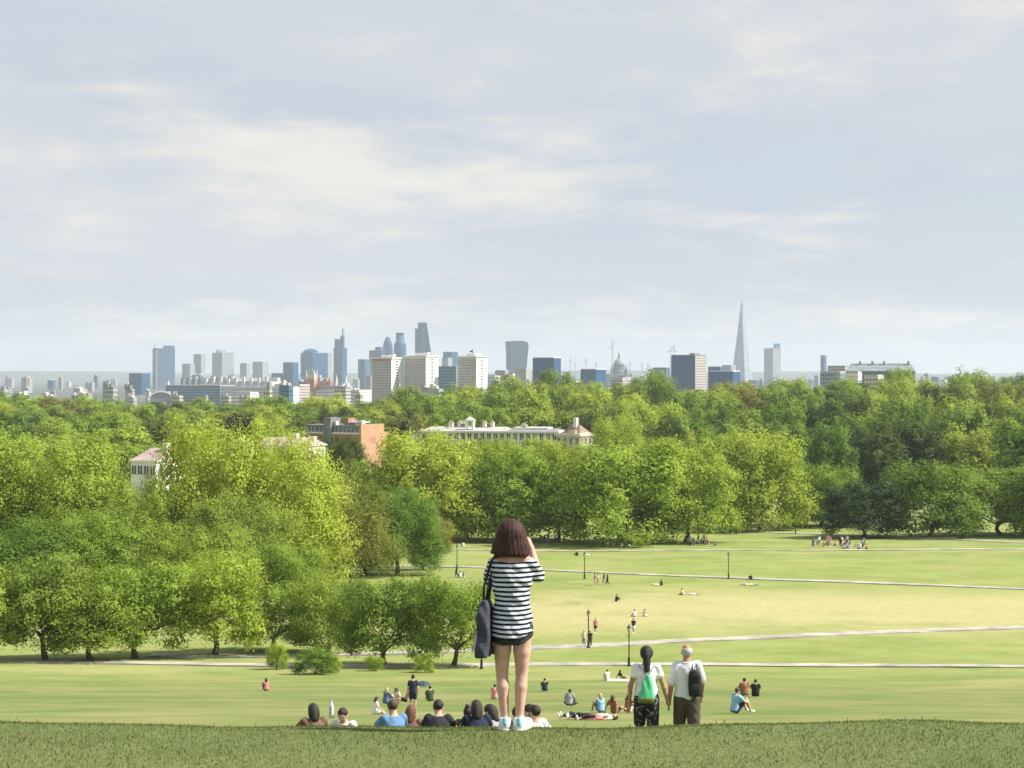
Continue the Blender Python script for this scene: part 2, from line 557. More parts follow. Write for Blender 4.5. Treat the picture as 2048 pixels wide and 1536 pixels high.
def make_tree(seed, H, Wd, z0, nleaf, leaf, lobes=16, clump=0.9, trunk_r=0.4, fork=0.2, droop=0.0, flat=0.0):
    """H height, Wd crown width, z0 underside of the crown; returns trunk and crown meshes"""
    rg = np.random.default_rng(seed)
    rx, rz = Wd / 2, (H - z0) / 2
    zc = (H + z0) / 2
    L, Rr = [], []
    for k in range(lobes):
        zt = -0.86 + 1.62 * (k + rg.uniform(0, 1)) / lobes
        ph = k * 2.4 + rg.uniform(-0.6, 0.6)
        rr_ = math.sqrt(max(0.05, 1 - (zt * 0.92) ** 2)) * rg.uniform(0.45, 0.74)
        if zt < -0.3:
            rr_ = max(rr_, 0.52 + 0.22 * rg.uniform(0, 1))
        L.append([math.cos(ph) * rr_ * rx, math.sin(ph) * rr_ * rx, zc + zt * 0.72 * rz])
        Rr.append(rg.uniform(0.22, 0.38))
    L.append([0, 0, zc + 0.12 * rz])
    Rr.append(0.55)
    L, Rr = np.array(L), np.array(Rr)
    per = 40
    ncl = max(12, nleaf // per)
    C, N, S, T = [], [], [], []
    w = Rr ** 2
    ks = rg.choice(len(L), ncl, p=w / w.sum())
    for k in ks:
        u = rg.normal(size=3)
        u /= np.linalg.norm(u)
        u[2] = u[2] * (0.85 if u[2] > 0 else 0.6)
        sc = np.array([rx, rx, rz]) * Rr[k]
        q = L[k] + u * sc * rg.uniform(0.82, 1.06)
        if q[2] < z0 * 0.9:
            q[2] = z0 * 0.9 + rg.uniform(0, 0.6)
        out = q - np.array([0, 0, zc - 0.25 * rz])
        out /= np.linalg.norm(out) + 1e-9
        # thin places where what is behind shows through
        gap = math.sin(q[0] * 2.1 / clump + seed) * math.sin(q[2] * 1.9 / clump + seed * 2) * math.sin(q[1] * 2.0 / clump)
        m = int(per * (0.35 if gap < -0.35 else 1.0) * rg.uniform(0.7, 1.25))
        cs = clump * rg.uniform(0.65, 1.35)
        d_ = rg.normal(size=(m, 3)) * np.array([cs * 0.48, cs * 0.48, cs * 0.32])
        if droop:
            d_[:, 2] -= np.abs(rg.normal(size=m)) * droop
        C.append(q + d_)
        nn = out * 0.3 + u * 0.95 + np.array([0, 0, 0.35]) + rg.normal(size=(m, 3)) * 0.38
        N.append(nn / np.linalg.norm(nn, axis=1)[:, None])
        S.append(leaf * rg.uniform(0.55, 1.25, m))
        tone = rg.uniform(0.1, 0.9)
        T.append(np.stack([np.clip(tone + rg.normal(size=m) * 0.2, 0, 1), rg.uniform(0, 1, m)], 1))
    # inner leaves that close the crown
    mi = int(nleaf * 0.16)
    ki = rg.choice(len(L), mi, p=w / w.sum())
    ui = rg.normal(size=(mi, 3))
    ui /= np.linalg.norm(ui, axis=1)[:, None]
    qi = L[ki] + ui * (np.array([rx, rx, rz]) * Rr[ki][:, None]) * rg.uniform(0.3, 0.85, (mi, 1))
    qi[:, 2] = np.maximum(qi[:, 2], z0 * 0.95)
    C.append(qi)
    N.append(ui)
    S.append(np.full(mi, leaf * 1.9))
    T.append(np.stack([rg.uniform(0.0, 0.5, mi), rg.uniform(0, 0.6, mi)], 1))
    C = np.vstack(C)
    zl, zh = np.percentile(C[:, 2], 0.4), np.percentile(C[:, 2], 99.7)
    C[:, 2] = z0 + (C[:, 2] - zl) * (H - z0) / (zh - zl)
    rr_ = np.percentile(np.abs(C[:, :2]), 98.8)
    C[:, :2] *= Wd / 2 / rr_
    crown = leaf_mesh('crown', C, np.vstack(N), np.concatenate(S) * 0.72, np.vstack(T), rg)
    mb = MB()
    zf = z0 + (H - z0) * fork
    lean = rg.normal(size=2) * 0.035 * H
    base = Vector((0, 0, -0.5))
    top = Vector((lean[0], lean[1], zf))
    mid = (base + top) / 2 + Vector((rg.normal() * 0.02 * H, rg.normal() * 0.02 * H, 0))
    mb.tube([base, Vector((0, 0, 0.25)), mid, top], [trunk_r * 1.5, trunk_r * 1.12, trunk_r * 0.85, trunk_r * 0.72], 9)
    for k in range(min(len(L), 9)):
        e = Vector(L[k])
        e.z = max(e.z, zf + 0.5)
        p0 = base.lerp(top, rg.uniform(0.72, 0.98))
        m1 = p0.lerp(e, 0.45) + Vector((rg.normal() * 0.05 * Wd, rg.normal() * 0.05 * Wd, 0.05 * H))
        r0 = trunk_r * rg.uniform(0.36, 0.5)
        mb.tube([p0, m1, e, e + (e - m1) * 0.35], [r0, r0 * 0.6, r0 * 0.28, r0 * 0.1], 6)
    return mb.mesh('trunk', BARK, True), crown, H, Wd


PROTO = {}


def proto(key):
    if key in PROTO:
        return PROTO[key]
    kind, i = key.split(':')
    s = int(i) * 13 + sum(map(ord, kind))
    if kind == 'near':      # broad park tree, foliage nearly to the ground
        PROTO[key] = make_tree(s, 18, 17, 1.2, 42000, 0.19, 34, 1.0, 0.42)
    elif kind == 'small':   # spreading small tree with a short forked trunk
        PROTO[key] = make_tree(s, 8, 8.2, 0.9, 20000, 0.125, 26, 0.58, 0.24, 0.16, flat=1)
    elif kind == 'open':    # loose tree with drooping sprays
        PROTO[key] = make_tree(s, 14, 12.5, 1.4, 24000, 0.15, 28, 0.8, 0.36, 0.2, droop=0.7)
    elif kind == 'row':     # trees along the far edge of the meadow
        PROTO[key] = make_tree(s, 18, 17, 0.9, 27000, 0.26, 32, 1.15, 0.40, 0.16)
    elif kind == 'far':     # park trees beyond
        PROTO[key] = make_tree(s, 20, 17, 1.0, 11000, 0.44, 24, 1.4, 0.42, 0.2)
    elif kind == 'bush':
        PROTO[key] = make_tree(s, 2.4, 3.6, 0.05, 6000, 0.075, 12, 0.34, 0.05, 0.1)
    return PROTO[key]


def put_tree(name, key, colour, loc, h, w, rz, label, cat, group=None, bark=None, parts=('trunk', 'crown')):
    tm, cm, H, Wd = proto(key)
    e = empty(name, loc, rz, label, cat, group)
    e.scale = (w / Wd, w / Wd, h / H)
    t = new_obj(parts[0], tm, e)
    if bark:
        t.material_slots[0].link = 'OBJECT'
        t.material_slots[0].material = bark
    if not cm.materials:
        cm.materials.append(LEAF['mid'])
    c = new_obj(parts[1], cm, e)
    c.material_slots[0].link = 'OBJECT'
    c.material_slots[0].material = LEAF[colour]
    return e


def tree_px(name, key, colour, px, pyb, pyt, wpx, label, cat='tree', group=None, bark=None, d=None, parts=('trunk', 'crown')):
    """tree from its pixel column, foot row (or distance), top row and width"""
    if d is None:
        p, d = at_px(px, pyb)
    else:
        p = on_ground(px, d)
    h = pz(pyt, d) - p.z
    return put_tree(name, key, colour, p, h * 1.06, wpx / F * d * 1.1, random.uniform(0, 6.28), label, cat, group, bark, parts)


# small trees at the foot of the slope
tree_px('park_tree', 'small:1', 'green', 768, 1331, 1158, 176, 'dark green spreading tree with a short forked trunk beside the lower path', bark=BARK)
tree_px('park_tree', 'small:2', 'mid', 908, 1334, 1162, 168, 'bushy light green tree whose crown touches the tote bag')
tree_px('park_tree', 'small:3', 'mid', 655, 1308, 1168, 150, 'olive green tree with a pale trunk and low bare limb', bark=BARK_PALE)
tree_px('park_tree', 'small:4', 'mid', 545, 1302, 1172, 150, 'rounded green tree over the small light bush by the path')
tree_px('park_tree', 'small:2', 'lime', 430, 1312, 1120, 190, 'yellow green tree at the edge of the thicket above the lower path')
tree_px('park_tree', 'small:1', 'mid', 270, 1318, 1130, 200, 'green tree in the thicket beside the yellow green one', group='trees of the thicket')
for q, (px, top, col, key) in enumerate([(90, 1120, 'green', 'small:3'), (-70, 1140, 'lime', 'small:4'), (180, 1160, 'mid', 'small:2')]):
    tree_px('park_tree', key, col, px, 1322, top, 190, 'spreading tree at the outer end of the lower path', group='trees at the outer end of the lower path')

# low bare limb of the pale trunked tree, bushes
tree_px('bush', 'bush:1', 'green', 630, 1349, 1298, 88, 'dense dark green bush standing alone on the lower slope', 'bush', parts=('stem', 'foliage'))
tree_px('bush', 'bush:2', 'lime', 662, 1346, 1308, 42, 'pale feathery bush leaning on the dense dark bush', 'bush', parts=('stem', 'foliage'))
tree_px('bush', 'bush:2', 'lime', 553, 1339, 1288, 46, 'tall light green sapling bush beside the dense dark bush', 'bush', parts=('stem', 'foliage'))
tree_px('bush', 'bush:3', 'lime', 750, 1342, 1312, 40, 'low yellow bush in front of the forked trunk', 'bush', parts=('stem', 'foliage'))
tree_px('bush', 'bush:1', 'lime', 850, 1345, 1306, 50, 'yellow bush between the forked tree and the bushy light tree', 'bush', parts=('stem', 'foliage'))
tree_px('bush', 'bush:3', 'olive', 884, 1104, 1036, 44, 'upright brownish bush at the corner of the meadow', 'bush', parts=('stem', 'foliage'))

# trees of the lower left wood
tree_px('park_tree', 'open:1', 'olive', 668, 1174, 968, 235, 'olive yellow tree with a forked pale trunk and drooping sprays', bark=BARK_PALE)
tree_px('chestnut_tree', 'near:2', 'green', 795, 1150, 985, 165, 'deep green chestnut tree at the end of the middle path', )
tree_px('chestnut_tree', 'near:1', 'green', 846, 1140, 1012, 66, 'small green chestnut tree dotted with pale blossom beside the deep green one').children[1].material_slots[0].material = LEAF['bloom']
big = [(560, 1190, 890, 250, 'near:1', 'lime', 'huge lime green tree in front of the cream roofs'),
       (425, 1195, 852, 225, 'near:2', 'lime', 'tallest lime green tree hiding the end of the terrace'),
       (300, 1205, 965, 160, 'near:3', 'lime', 'lime green tree beside the slate roofed house'),
       (482, 1215, 1000, 200, 'near:3', 'green', 'mid green tree packed in front of the tallest lime tree'),
       (600, 1150, 918, 120, 'near:2', 'lime', 'lime green tree between the huge one and the dark tree'),
       (410, 1240, 1060, 210, 'near:1', 'mid', 'mid green tree low in the thicket'),
       (560, 1225, 1090, 170, 'near:2', 'mid', 'low mid green tree under the huge lime tree'),
       (730, 1150, 1010, 130, 'near:3', 'mid', 'mid green tree behind the olive tree with drooping sprays')]
for px, b, t_, w_, key, col, lab in big:
    tree_px('park_tree', key, col, px, b, t_, w_, lab)
for px, b, t_, w_, key, col in [(140, 1200, 890, 240, 'near:1', 'lime'), (40, 1195, 930, 250, 'near:3', 'mid'), (-90, 1200, 880, 270, 'near:2', 'lime'), (190, 1240, 1030, 230, 'near:2', 'mid'), (30, 1245, 1050, 230, 'near:1', 'green'), (-120, 1240, 1060, 230, 'near:3', 'mid'), (-270, 1215, 920, 260, 'near:1', 'lime'), (-400, 1200, 900, 270, 'near:3', 'mid'), (-300, 1110, 880, 230, 'near:2', 'green')]:
    tree_px('park_tree', key, col, px, b, t_, w_, 'broad leafy tree in the wood beyond the slate roofed house', group='trees of the wood beyond the slate roofed house')

# row along the far edge of the meadow
row = [(755, 1082, 928, 120, 'row:1', 'lime', 'lime tree in front of the orange brick block'),
       (850, 1082, 872, 215, 'row:2', 'lime', 'wide lime green tree covering the end of the white terrace'),
       (935, 1075, 905, 110, 'row:3', 'mid', 'narrow mid green tree between two wide lime trees below the terrace'),
       (1035, 1082, 902, 190, 'row:3', 'lime', 'lime green tree rising behind the brown bobbed hair'),
       (1118, 1080, 895, 130, 'row:1', 'lime', 'lime green tree under the cream pavilion'),
       (1245, 1088, 893, 250, 'row:2', 'lime', 'broadest lime green tree with people sitting in its shade'),
       (1372, 1085, 890, 190, 'row:1', 'lime', 'lime green tree beside the broadest one with a picnic under it'),
       (1455, 1062, 905, 130, 'row:3', 'mid', 'mid green tree filling the gap in the meadow row'),
       (1520, 1060, 868, 180, 'row:2', 'lime', 'tall lime green tree at the end of the meadow row'),
       (1640, 1054, 935, 150, 'row:3', 'mid', 'rusty green tree over the shaded lawn'),
       (1610, 1050, 975, 90, 'row:1', 'dark', 'small dark tree on the shaded lawn'),
       (1728, 1075, 968, 150, 'row:1', 'bloom', 'dark tree with pale blossom on top shading a crowd')]
for px, b, t_, w_, key, col, lab in row:
    tree_px('park_tree', key, col, px, b, t_, w_, lab)
for px, b, t_, w_, key, col in [(1860, 1075, 930, 190, 'row:2', 'green'), (2000, 1070, 945, 190, 'row:3', 'green'), (2130, 1072, 920, 210, 'row:1', 'mid'), (2270, 1074, 935, 190, 'row:2', 'green'), (2400, 1070, 925, 200, 'row:3', 'mid')]:
    tree_px('park_tree', key, col, px, b, t_, w_, 'tree on the meadow edge past the dark blossom tree', group='trees past the dark blossom tree')

# trees between the meadow and the houses
for px, d, t_, w_, key, col, lab in [
        (690, 445, 880, 95, 'row:3', 'dark', 'dark green tree standing against the brick block'),
        (797, 470, 850, 52, 'row:1', 'copper', 'copper leaved tree beside the orange brick wall'),
        (480, 500, 835, 80, 'row:2', 'copper', 'dark purple tree above the cream roofs'),
        (535, 470, 838, 70, 'row:3', 'lime', 'bright lime tree between the purple tree and the brick block'),
        (985, 430, 885, 90, 'row:1', 'green', 'deep green tree at the foot of the white terrace'),
        (1235, 470, 842, 120, 'row:2', 'lime', 'bright green tree past the cream pavilion'),
        (1330, 480, 845, 100, 'row:3', 'dark', 'dark tree behind the broadest lime tree')]:
    tree_px('park_tree', key, col, px, None, t_, w_, lab, d=d)

for px, t_, w_, col in [(868, 884, 90, 'lime'), (925, 888, 90, 'mid'), (1000, 886, 100, 'lime'), (1062, 884, 100, 'lime'), (1112, 893, 90, 'olive'), (1165, 906, 80, 'lime'), (1295, 885, 110, 'mid'), (1420, 880, 110, 'mid'), (565, 908, 90, 'lime')]:
    tree_px('park_tree', 'row:%d' % random.randint(1, 3), col, px, None, t_, w_, 'leafy ' + col + ' toned tree packed behind the meadow row', group='trees packed behind the meadow row: ' + col, d=430)

# the wood of the far park: tops follow the skyline of the photograph
top_x = [-200, 258, 330, 380, 450, 520, 600, 680, 760, 820, 880, 935, 985, 1050, 1110, 1160, 1210, 1280, 1325, 1380, 1440, 1500, 1560, 1610, 1660, 1720, 1770, 1900, 2250]
top_y = [800, 795, 812, 800, 818, 793, 800, 797, 800, 766, 795, 754, 768, 755, 752, 772, 765, 760, 745, 772, 775, 758, 762, 752, 750, 768, 745, 752, 755]
rows = [(1000, 0, 15.0, 26), (860, 10, 14.5, 24), (740, 24, 13, 22), (640, 42, 12.0, 20), (560, 62, 12.0, 18), (500, 88, 11.5, 17)]
cols_ = ['mid', 'green', 'lime', 'dark', 'mid', 'green', 'mid', 'olive', 'mid', 'green', 'lime']
WOOD = {'mid': 'mid green crown in the wood of the far park', 'green': 'deep green crown in the wood of the far park', 'lime': 'bright yellow green crown in the wood of the far park',
        'dark': 'blackish green crown in the wood of the far park', 'olive': 'straw tinted olive crown in the wood of the far park'}


def wood_words(col, px, d):
    zone = ('past the white house' if px < 330 else 'below the railway sheds' if px < 590 else 'around the brick block' if px < 815 else 'behind the white terrace' if px < 1200
            else 'below the dark cube office' if px < 1430 else 'below the glass spire' if px < 1620 else 'below the long grey hall')
    rank = 'on the far park skyline' if d > 950 else 'deep in the far park' if d > 700 else 'at the far park edge'
    lab = '%s crown %s, %s' % (WOOD[col].split(' crown')[0], rank, zone)
    return lab, 'tree', 'far park trees: ' + lab


ntree = 0
for d, drop, step, hmax in rows:
    x = pxx(-330, d)
    while x < pxx(2380, d):
        dd = d + random.uniform(-0.06, 0.06) * d
        px = 1024 + x / dd * F
        skip = False
        if d in (560, 500) and (590 < px < 800 or 810 < px < 1200 or 250 < px < 330):
            skip = True
        if d == 500 and px < 590:
            skip = random.random() < 0.3
        t_ = np.interp(px, top_x, top_y) + drop + random.uniform(-14, 8)
        p = on_ground(px, dd)
        h = pz(t_, dd) - p.z
        h = min(max(h, 9.0), 34.0)
        if d == 640 and 590 < px < 1200:
            h = min(h, pz(815, dd) - p.z)
        if not skip:
            col = random.choice(cols_)
            if px > 1380 and d < 700:
                col = random.choice(['dark', 'green', 'mid', 'mid', 'green'])
            if px > 1500 and d < 600:
                col = random.choice(['dark', 'green', 'green', 'mid'])
            put_tree('wood_tree', 'far:%d' % random.randint(1, 5), col, p, h, step * random.uniform(1.15, 1.75), random.uniform(0, 6.28), *wood_words(col, px, d))
            ntree += 1
        x += step * random.uniform(0.62, 1.2)
print('wood trees', ntree)

# ---------------------------------------------------------------- buildings
STUCCO = mat_plain((0.66, 0.63, 0.57), 0.85, 0.10, 0.35)
CREAM = mat_plain((0.64, 0.57, 0.44), 0.85, 0.12, 0.35)
WHITE = mat_plain((0.76, 0.75, 0.72), 0.8, 0.07, 0.25)
PALE = mat_plain((0.52, 0.51, 0.49), 0.8, 0.12, 0.2)
SLATE = mat_plain((0.20, 0.20, 0.22), 0.8, 0.2, 0.6)
SLATE_PALE = mat_plain((0.40, 0.39, 0.38), 0.8, 0.2, 0.5)
LEAD = mat_plain((0.24, 0.27, 0.30), 0.6, 0.15, 0.2)
GLASS = mat_plain((0.035, 0.045, 0.055), 0.12, 0.2, 0.3, spec=0.5)
GLASS_PALE = mat_plain((0.16, 0.21, 0.25), 0.15, 0.25, 0.5, spec=0.5)
DARKMETAL = mat_plain((0.03, 0.03, 0.032), 0.5, 0.1, 2.0)
WHITEMETAL = mat_plain((0.7, 0.7, 0.68), 0.5, 0.05, 1.0)


def mat_brickwork(name, col, mortar, scale=1.0):
    m = bpy.data.materials.new(name)
    m.use_nodes = True
    t = m.node_tree
    b = t.nodes['Principled BSDF']
    b.inputs['Roughness'].default_value = 0.9
    tc = nd(t, 'ShaderNodeTexCoord')
    sp = nd(t, 'ShaderNodeSeparateXYZ')
    t.links.new(tc.outputs['Object'], sp.inputs[0])
    cb = nd(t, 'ShaderNodeCombineXYZ')
    t.links.new(mth(t, 'ADD', sp.outputs[0], sp.outputs[1]), cb.inputs[0])
    t.links.new(sp.outputs[2], cb.inputs[1])
    br = nd(t, 'ShaderNodeTexBrick')
    t.links.new(cb.outputs[0], br.inputs['Vector'])
    br.inputs['Scale'].default_value = scale
    br.inputs['Color1'].default_value = col + (1,)
    br.inputs['Color2'].default_value = tuple(c * 0.8 for c in col) + (1,)
    br.inputs['Mortar'].default_value = mortar + (1,)
    br.inputs['Mortar Size'].default_value = 0.02
    n = noise(t, tc.outputs['Object'], 0.25, 5, 0.65)
    c = mixc(t, mth(t, 'MULTIPLY', smooth(t, n, 0.4, 0.75), 0.35), br.outputs[0], tuple(x * 0.6 for x in col))
    t.links.new(c, b.inputs['Base Color'])
    return m


def mat_facade(name, wall, glass, floor_h=3.6, bay=3.0, solid=0.35, rough=0.35):
    """window bands of a building too far off to tell its windows apart"""
    m = bpy.data.materials.new(name)
    m.use_nodes = True
    t = m.node_tree
    b = t.nodes['Principled BSDF']
    tc = nd(t, 'ShaderNodeTexCoord')
    sp = nd(t, 'ShaderNodeSeparateXYZ')
    t.links.new(tc.outputs['Object'], sp.inputs[0])
    fz = mth(t, 'FRACT', mth(t, 'DIVIDE', sp.outputs[2], floor_h))
    fx = mth(t, 'FRACT', mth(t, 'DIVIDE', mth(t, 'ADD', sp.outputs[0], sp.outputs[1]), bay))
    isg = mth(t, 'MULTIPLY', mth(t, 'GREATER_THAN', fz, solid), mth(t, 'GREATER_THAN', fx, 0.22))
    n = noise(t, tc.outputs['Object'], 0.08, 3, 0.6)
    g2 = mixc(t, smooth(t, n, 0.35, 0.65), glass, tuple(min(1, c * 1.5) for c in glass))
    c = mixc(t, isg, wall, g2)
    t.links.new(c, b.inputs['Base Color'])
    b.inputs['Roughness'].default_value = rough
    b.inputs['Specular IOR Level'].default_value = 0.12
    return m


BRICK_RED = mat_brickwork('red_brick', (0.40, 0.17, 0.10), (0.30, 0.24, 0.19), 1.6)
BRICK_ORANGE = mat_brickwork('orange_brick', (0.52, 0.27, 0.16), (0.5, 0.38, 0.28), 1.6)
BRICK_BROWN = mat_brickwork('brown_brick', (0.28, 0.2, 0.14), (0.3, 0.26, 0.2), 1.6)
FAC = {
    'dark': mat_facade('facade_dark', (0.018, 0.075, 0.175), (0.012, 0.055, 0.14), 3.8, 2.0),
    'blue': mat_facade('facade_blue', (0.022, 0.085, 0.17), (0.010, 0.06, 0.14), 4.0, 3.0),
    'steel': mat_facade('facade_steel', (0.08, 0.145, 0.22), (0.03, 0.08, 0.15), 4.0, 3.0),
    'pale': mat_facade('facade_pale', (0.38, 0.39, 0.41), (0.15, 0.165, 0.19), 3.6, 2.6),
    'stone': mat_facade('facade_stone', (0.50, 0.46, 0.40), (0.12, 0.12, 0.13), 3.4, 2.4, 0.45, 0.8),
    'brick': mat_facade('facade_brick', (0.27, 0.15, 0.10), (0.10, 0.09, 0.09), 3.3, 2.2, 0.5, 0.9),
    'white': mat_facade('facade_white', (0.66, 0.65, 0.64), (0.27, 0.28, 0.30), 3.3, 2.4, 0.5, 0.8),
    'grid': mat_facade('facade_grid', (0.24, 0.29, 0.35), (0.07, 0.11, 0.16), 3.4, 2.4, 0.3),
}


class Corner:
    """a block whose nearest vertical edge stands at pixel column e; its shaded face spans l..e, its sunlit face e..r"""

    def __init__(s, name, label, cat, l, e, r, ytop, d, a=32.0, group=None, zbase=None):
        s.d = d
        x = pxx(e, d)
        t = x / d
        ca, sa = math.cos(R(a)), math.sin(R(a))
        s.L1 = (e - l) / F * d / max(0.2, ca + t * sa)
        s.L2 = (r - e) / F * d / max(0.2, sa - t * ca)
        s.z0 = float(gz(x, d)) - 0.3 if zbase is None else zbase
        s.h = pz(ytop, d) - s.z0
        s.e = empty(name, (x, d, s.z0), -R(a), label, cat, group)

    def zz(s, py):
        return pz(py, s.d) - s.z0

    def block(s, part, mat, x0=None, x1=0.0, y0=0.0, y1=None, z0=0.0, z1=None):
        m = MB()
        m.box(-s.L1 if x0 is None else x0, x1, y0, s.L2 if y1 is None else y1, z0, s.h if z1 is None else z1)
        return m.build(part, mat, s.e)

    def windows(s, face, n, rows, w, h, mat, m0=0.06, m1=0.06, part='windows', depth=0.06, parent=None):
        """rows: list of sill heights; one joined part because single windows are too small to pick apart"""
        m = MB()
        L = s.L1 if face == 'l' else s.L2
        for k in range(n):
            c = L * (m0 + (1 - m0 - m1) * (k + 0.5) / n)
            for z in rows:
                if face == 'l':
                    m.box(-c - w / 2, -c + w / 2, -depth, 0.1, z, z + h)
                else:
                    m.box(-0.1, depth, c - w / 2, c + w / 2, z, z + h)
        o = m.build(part, mat, parent or s.e)
        o['kind'] = 'stuff'
        return o

    def singles(s, face, spots, w, h, mat, part='window', frame=None):
        """windows large enough to pick apart: an object each, with a frame as sub-part"""
        me = fr = None
        for c, z in spots:
            if me is None:
                m = MB()
                if face == 'l':
                    m.box(-w / 2, w / 2, -0.05, 0.12, 0, h)
                else:
                    m.box(-0.12, 0.05, -w / 2, w / 2, 0, h)
                me = m.mesh(part, mat)
                m = MB()
                t = 0.12
                for (u0, u1, v0, v1) in ((-w / 2 - t, w / 2 + t, h, h + t), (-w / 2 - t, w / 2 + t, -t, 0), (-w / 2 - t, -w / 2, 0, h), (w / 2, w / 2 + t, 0, h), (-0.05, 0.05, 0, h)):
                    if face == 'l':
                        m.box(u0, u1, -0.12, 0.08, v0, v1)
                    else:
                        m.box(-0.08, 0.12, u0, u1, v0, v1)
                fr = m.mesh('frame', frame or WHITEMETAL)
            o = new_obj(part, me, s.e)
            o.location = (-c, 0, z) if face == 'l' else (0, c, z)
            f = new_obj('frame', fr, o)


# --- the brick block at the edge of the park
def brick_block():
    b = Corner('brick_block', 'orange and red brick block with ribbon windows and a rooftop plant', 'building', 603, 722, 768, 849, 540, 34)
    b.block('wing_wall', BRICK_RED, z1=b.zz(869))
    b.block('end_wall', BRICK_ORANGE, x0=-0.35 * b.L1 * 0.02 - 0.4, x1=0.12, y0=-0.12)
    b.block('glazed_storey', GLASS_PALE, x0=-b.L1 + 0.8, x1=-0.7, y0=0.6, z0=b.zz(869), z1=b.zz(855))
    b.block('roof', SLATE, x0=-b.L1 + 0.3, x1=-0.6, y0=0.2, z0=b.zz(855), z1=b.zz(851))
    m = MB()
    for k in range(14):
        x = -b.L1 + 1.2 + k * (b.L1 - 2.4) / 13
        m.box(x - 0.07, x + 0.07, 0.5, 0.62, b.zz(869), b.zz(855))
    m.build('mullions', WHITEMETAL, b.e)['kind'] = 'stuff'
    b.block('balcony_rail', WHITEMETAL, x0=-b.L1 + 0.2, x1=-0.6, y0=-0.02, y1=0.06, z0=b.zz(869), z1=b.zz(869) + 0.5)
    xs = -b.L1 * 0.56
    b.block('stair_tower', SLATE, x0=xs - 1.3, x1=xs + 1.3, y0=-0.5, y1=4.0, z1=b.zz(836))
    b.block('chimney', WHITE, x0=xs + 1.6, x1=xs + 2.5, y0=0.7, y1=1.6, z0=b.zz(851), z1=b.zz(843))
    b.block('plant_room', BRICK_RED, x0=xs + 3.2, x1=xs + 5.2, y0=3.0, y1=6.0, z0=b.zz(851), z1=b.zz(837))
    b.block('roof_deck', WHITEMETAL, x0=xs + 5.6, x1=-1.6, y0=2.0, y1=6.0, z0=b.zz(846), z1=b.zz(844))
    b.block('roof_store', CREAM, x0=-2.8, x1=-1.4, y0=2.2, y1=3.6, z0=b.zz(851), z1=b.zz(841))
    for k in range(6):
        b.block('deck_post', WHITEMETAL, x0=xs + 5.7 + k * 1.5, x1=xs + 5.78 + k * 1.5, y0=2.1, y1=2.18, z0=b.zz(851), z1=b.zz(839))
    L2 = b.L2
    b.singles('r', [(L2 * 0.36, b.zz(863)), (L2 * 0.50, b.zz(863)), (L2 * 0.40, b.zz(886)), (L2 * 0.56, b.zz(886)), (L2 * 0.5, b.zz(903))], 0.75, 1.25, GLASS)
    m = MB()
    m.box(-b.L1 * 0.5, 0.0, L2, L2 * 1.32, 0, b.zz(866))
    m.build('annex_wall', BRICK_ORANGE, b.e)
    b.windows('l', 9, [b.zz(886), b.zz(900)], 1.2, 1.3, GLASS)


brick_block()


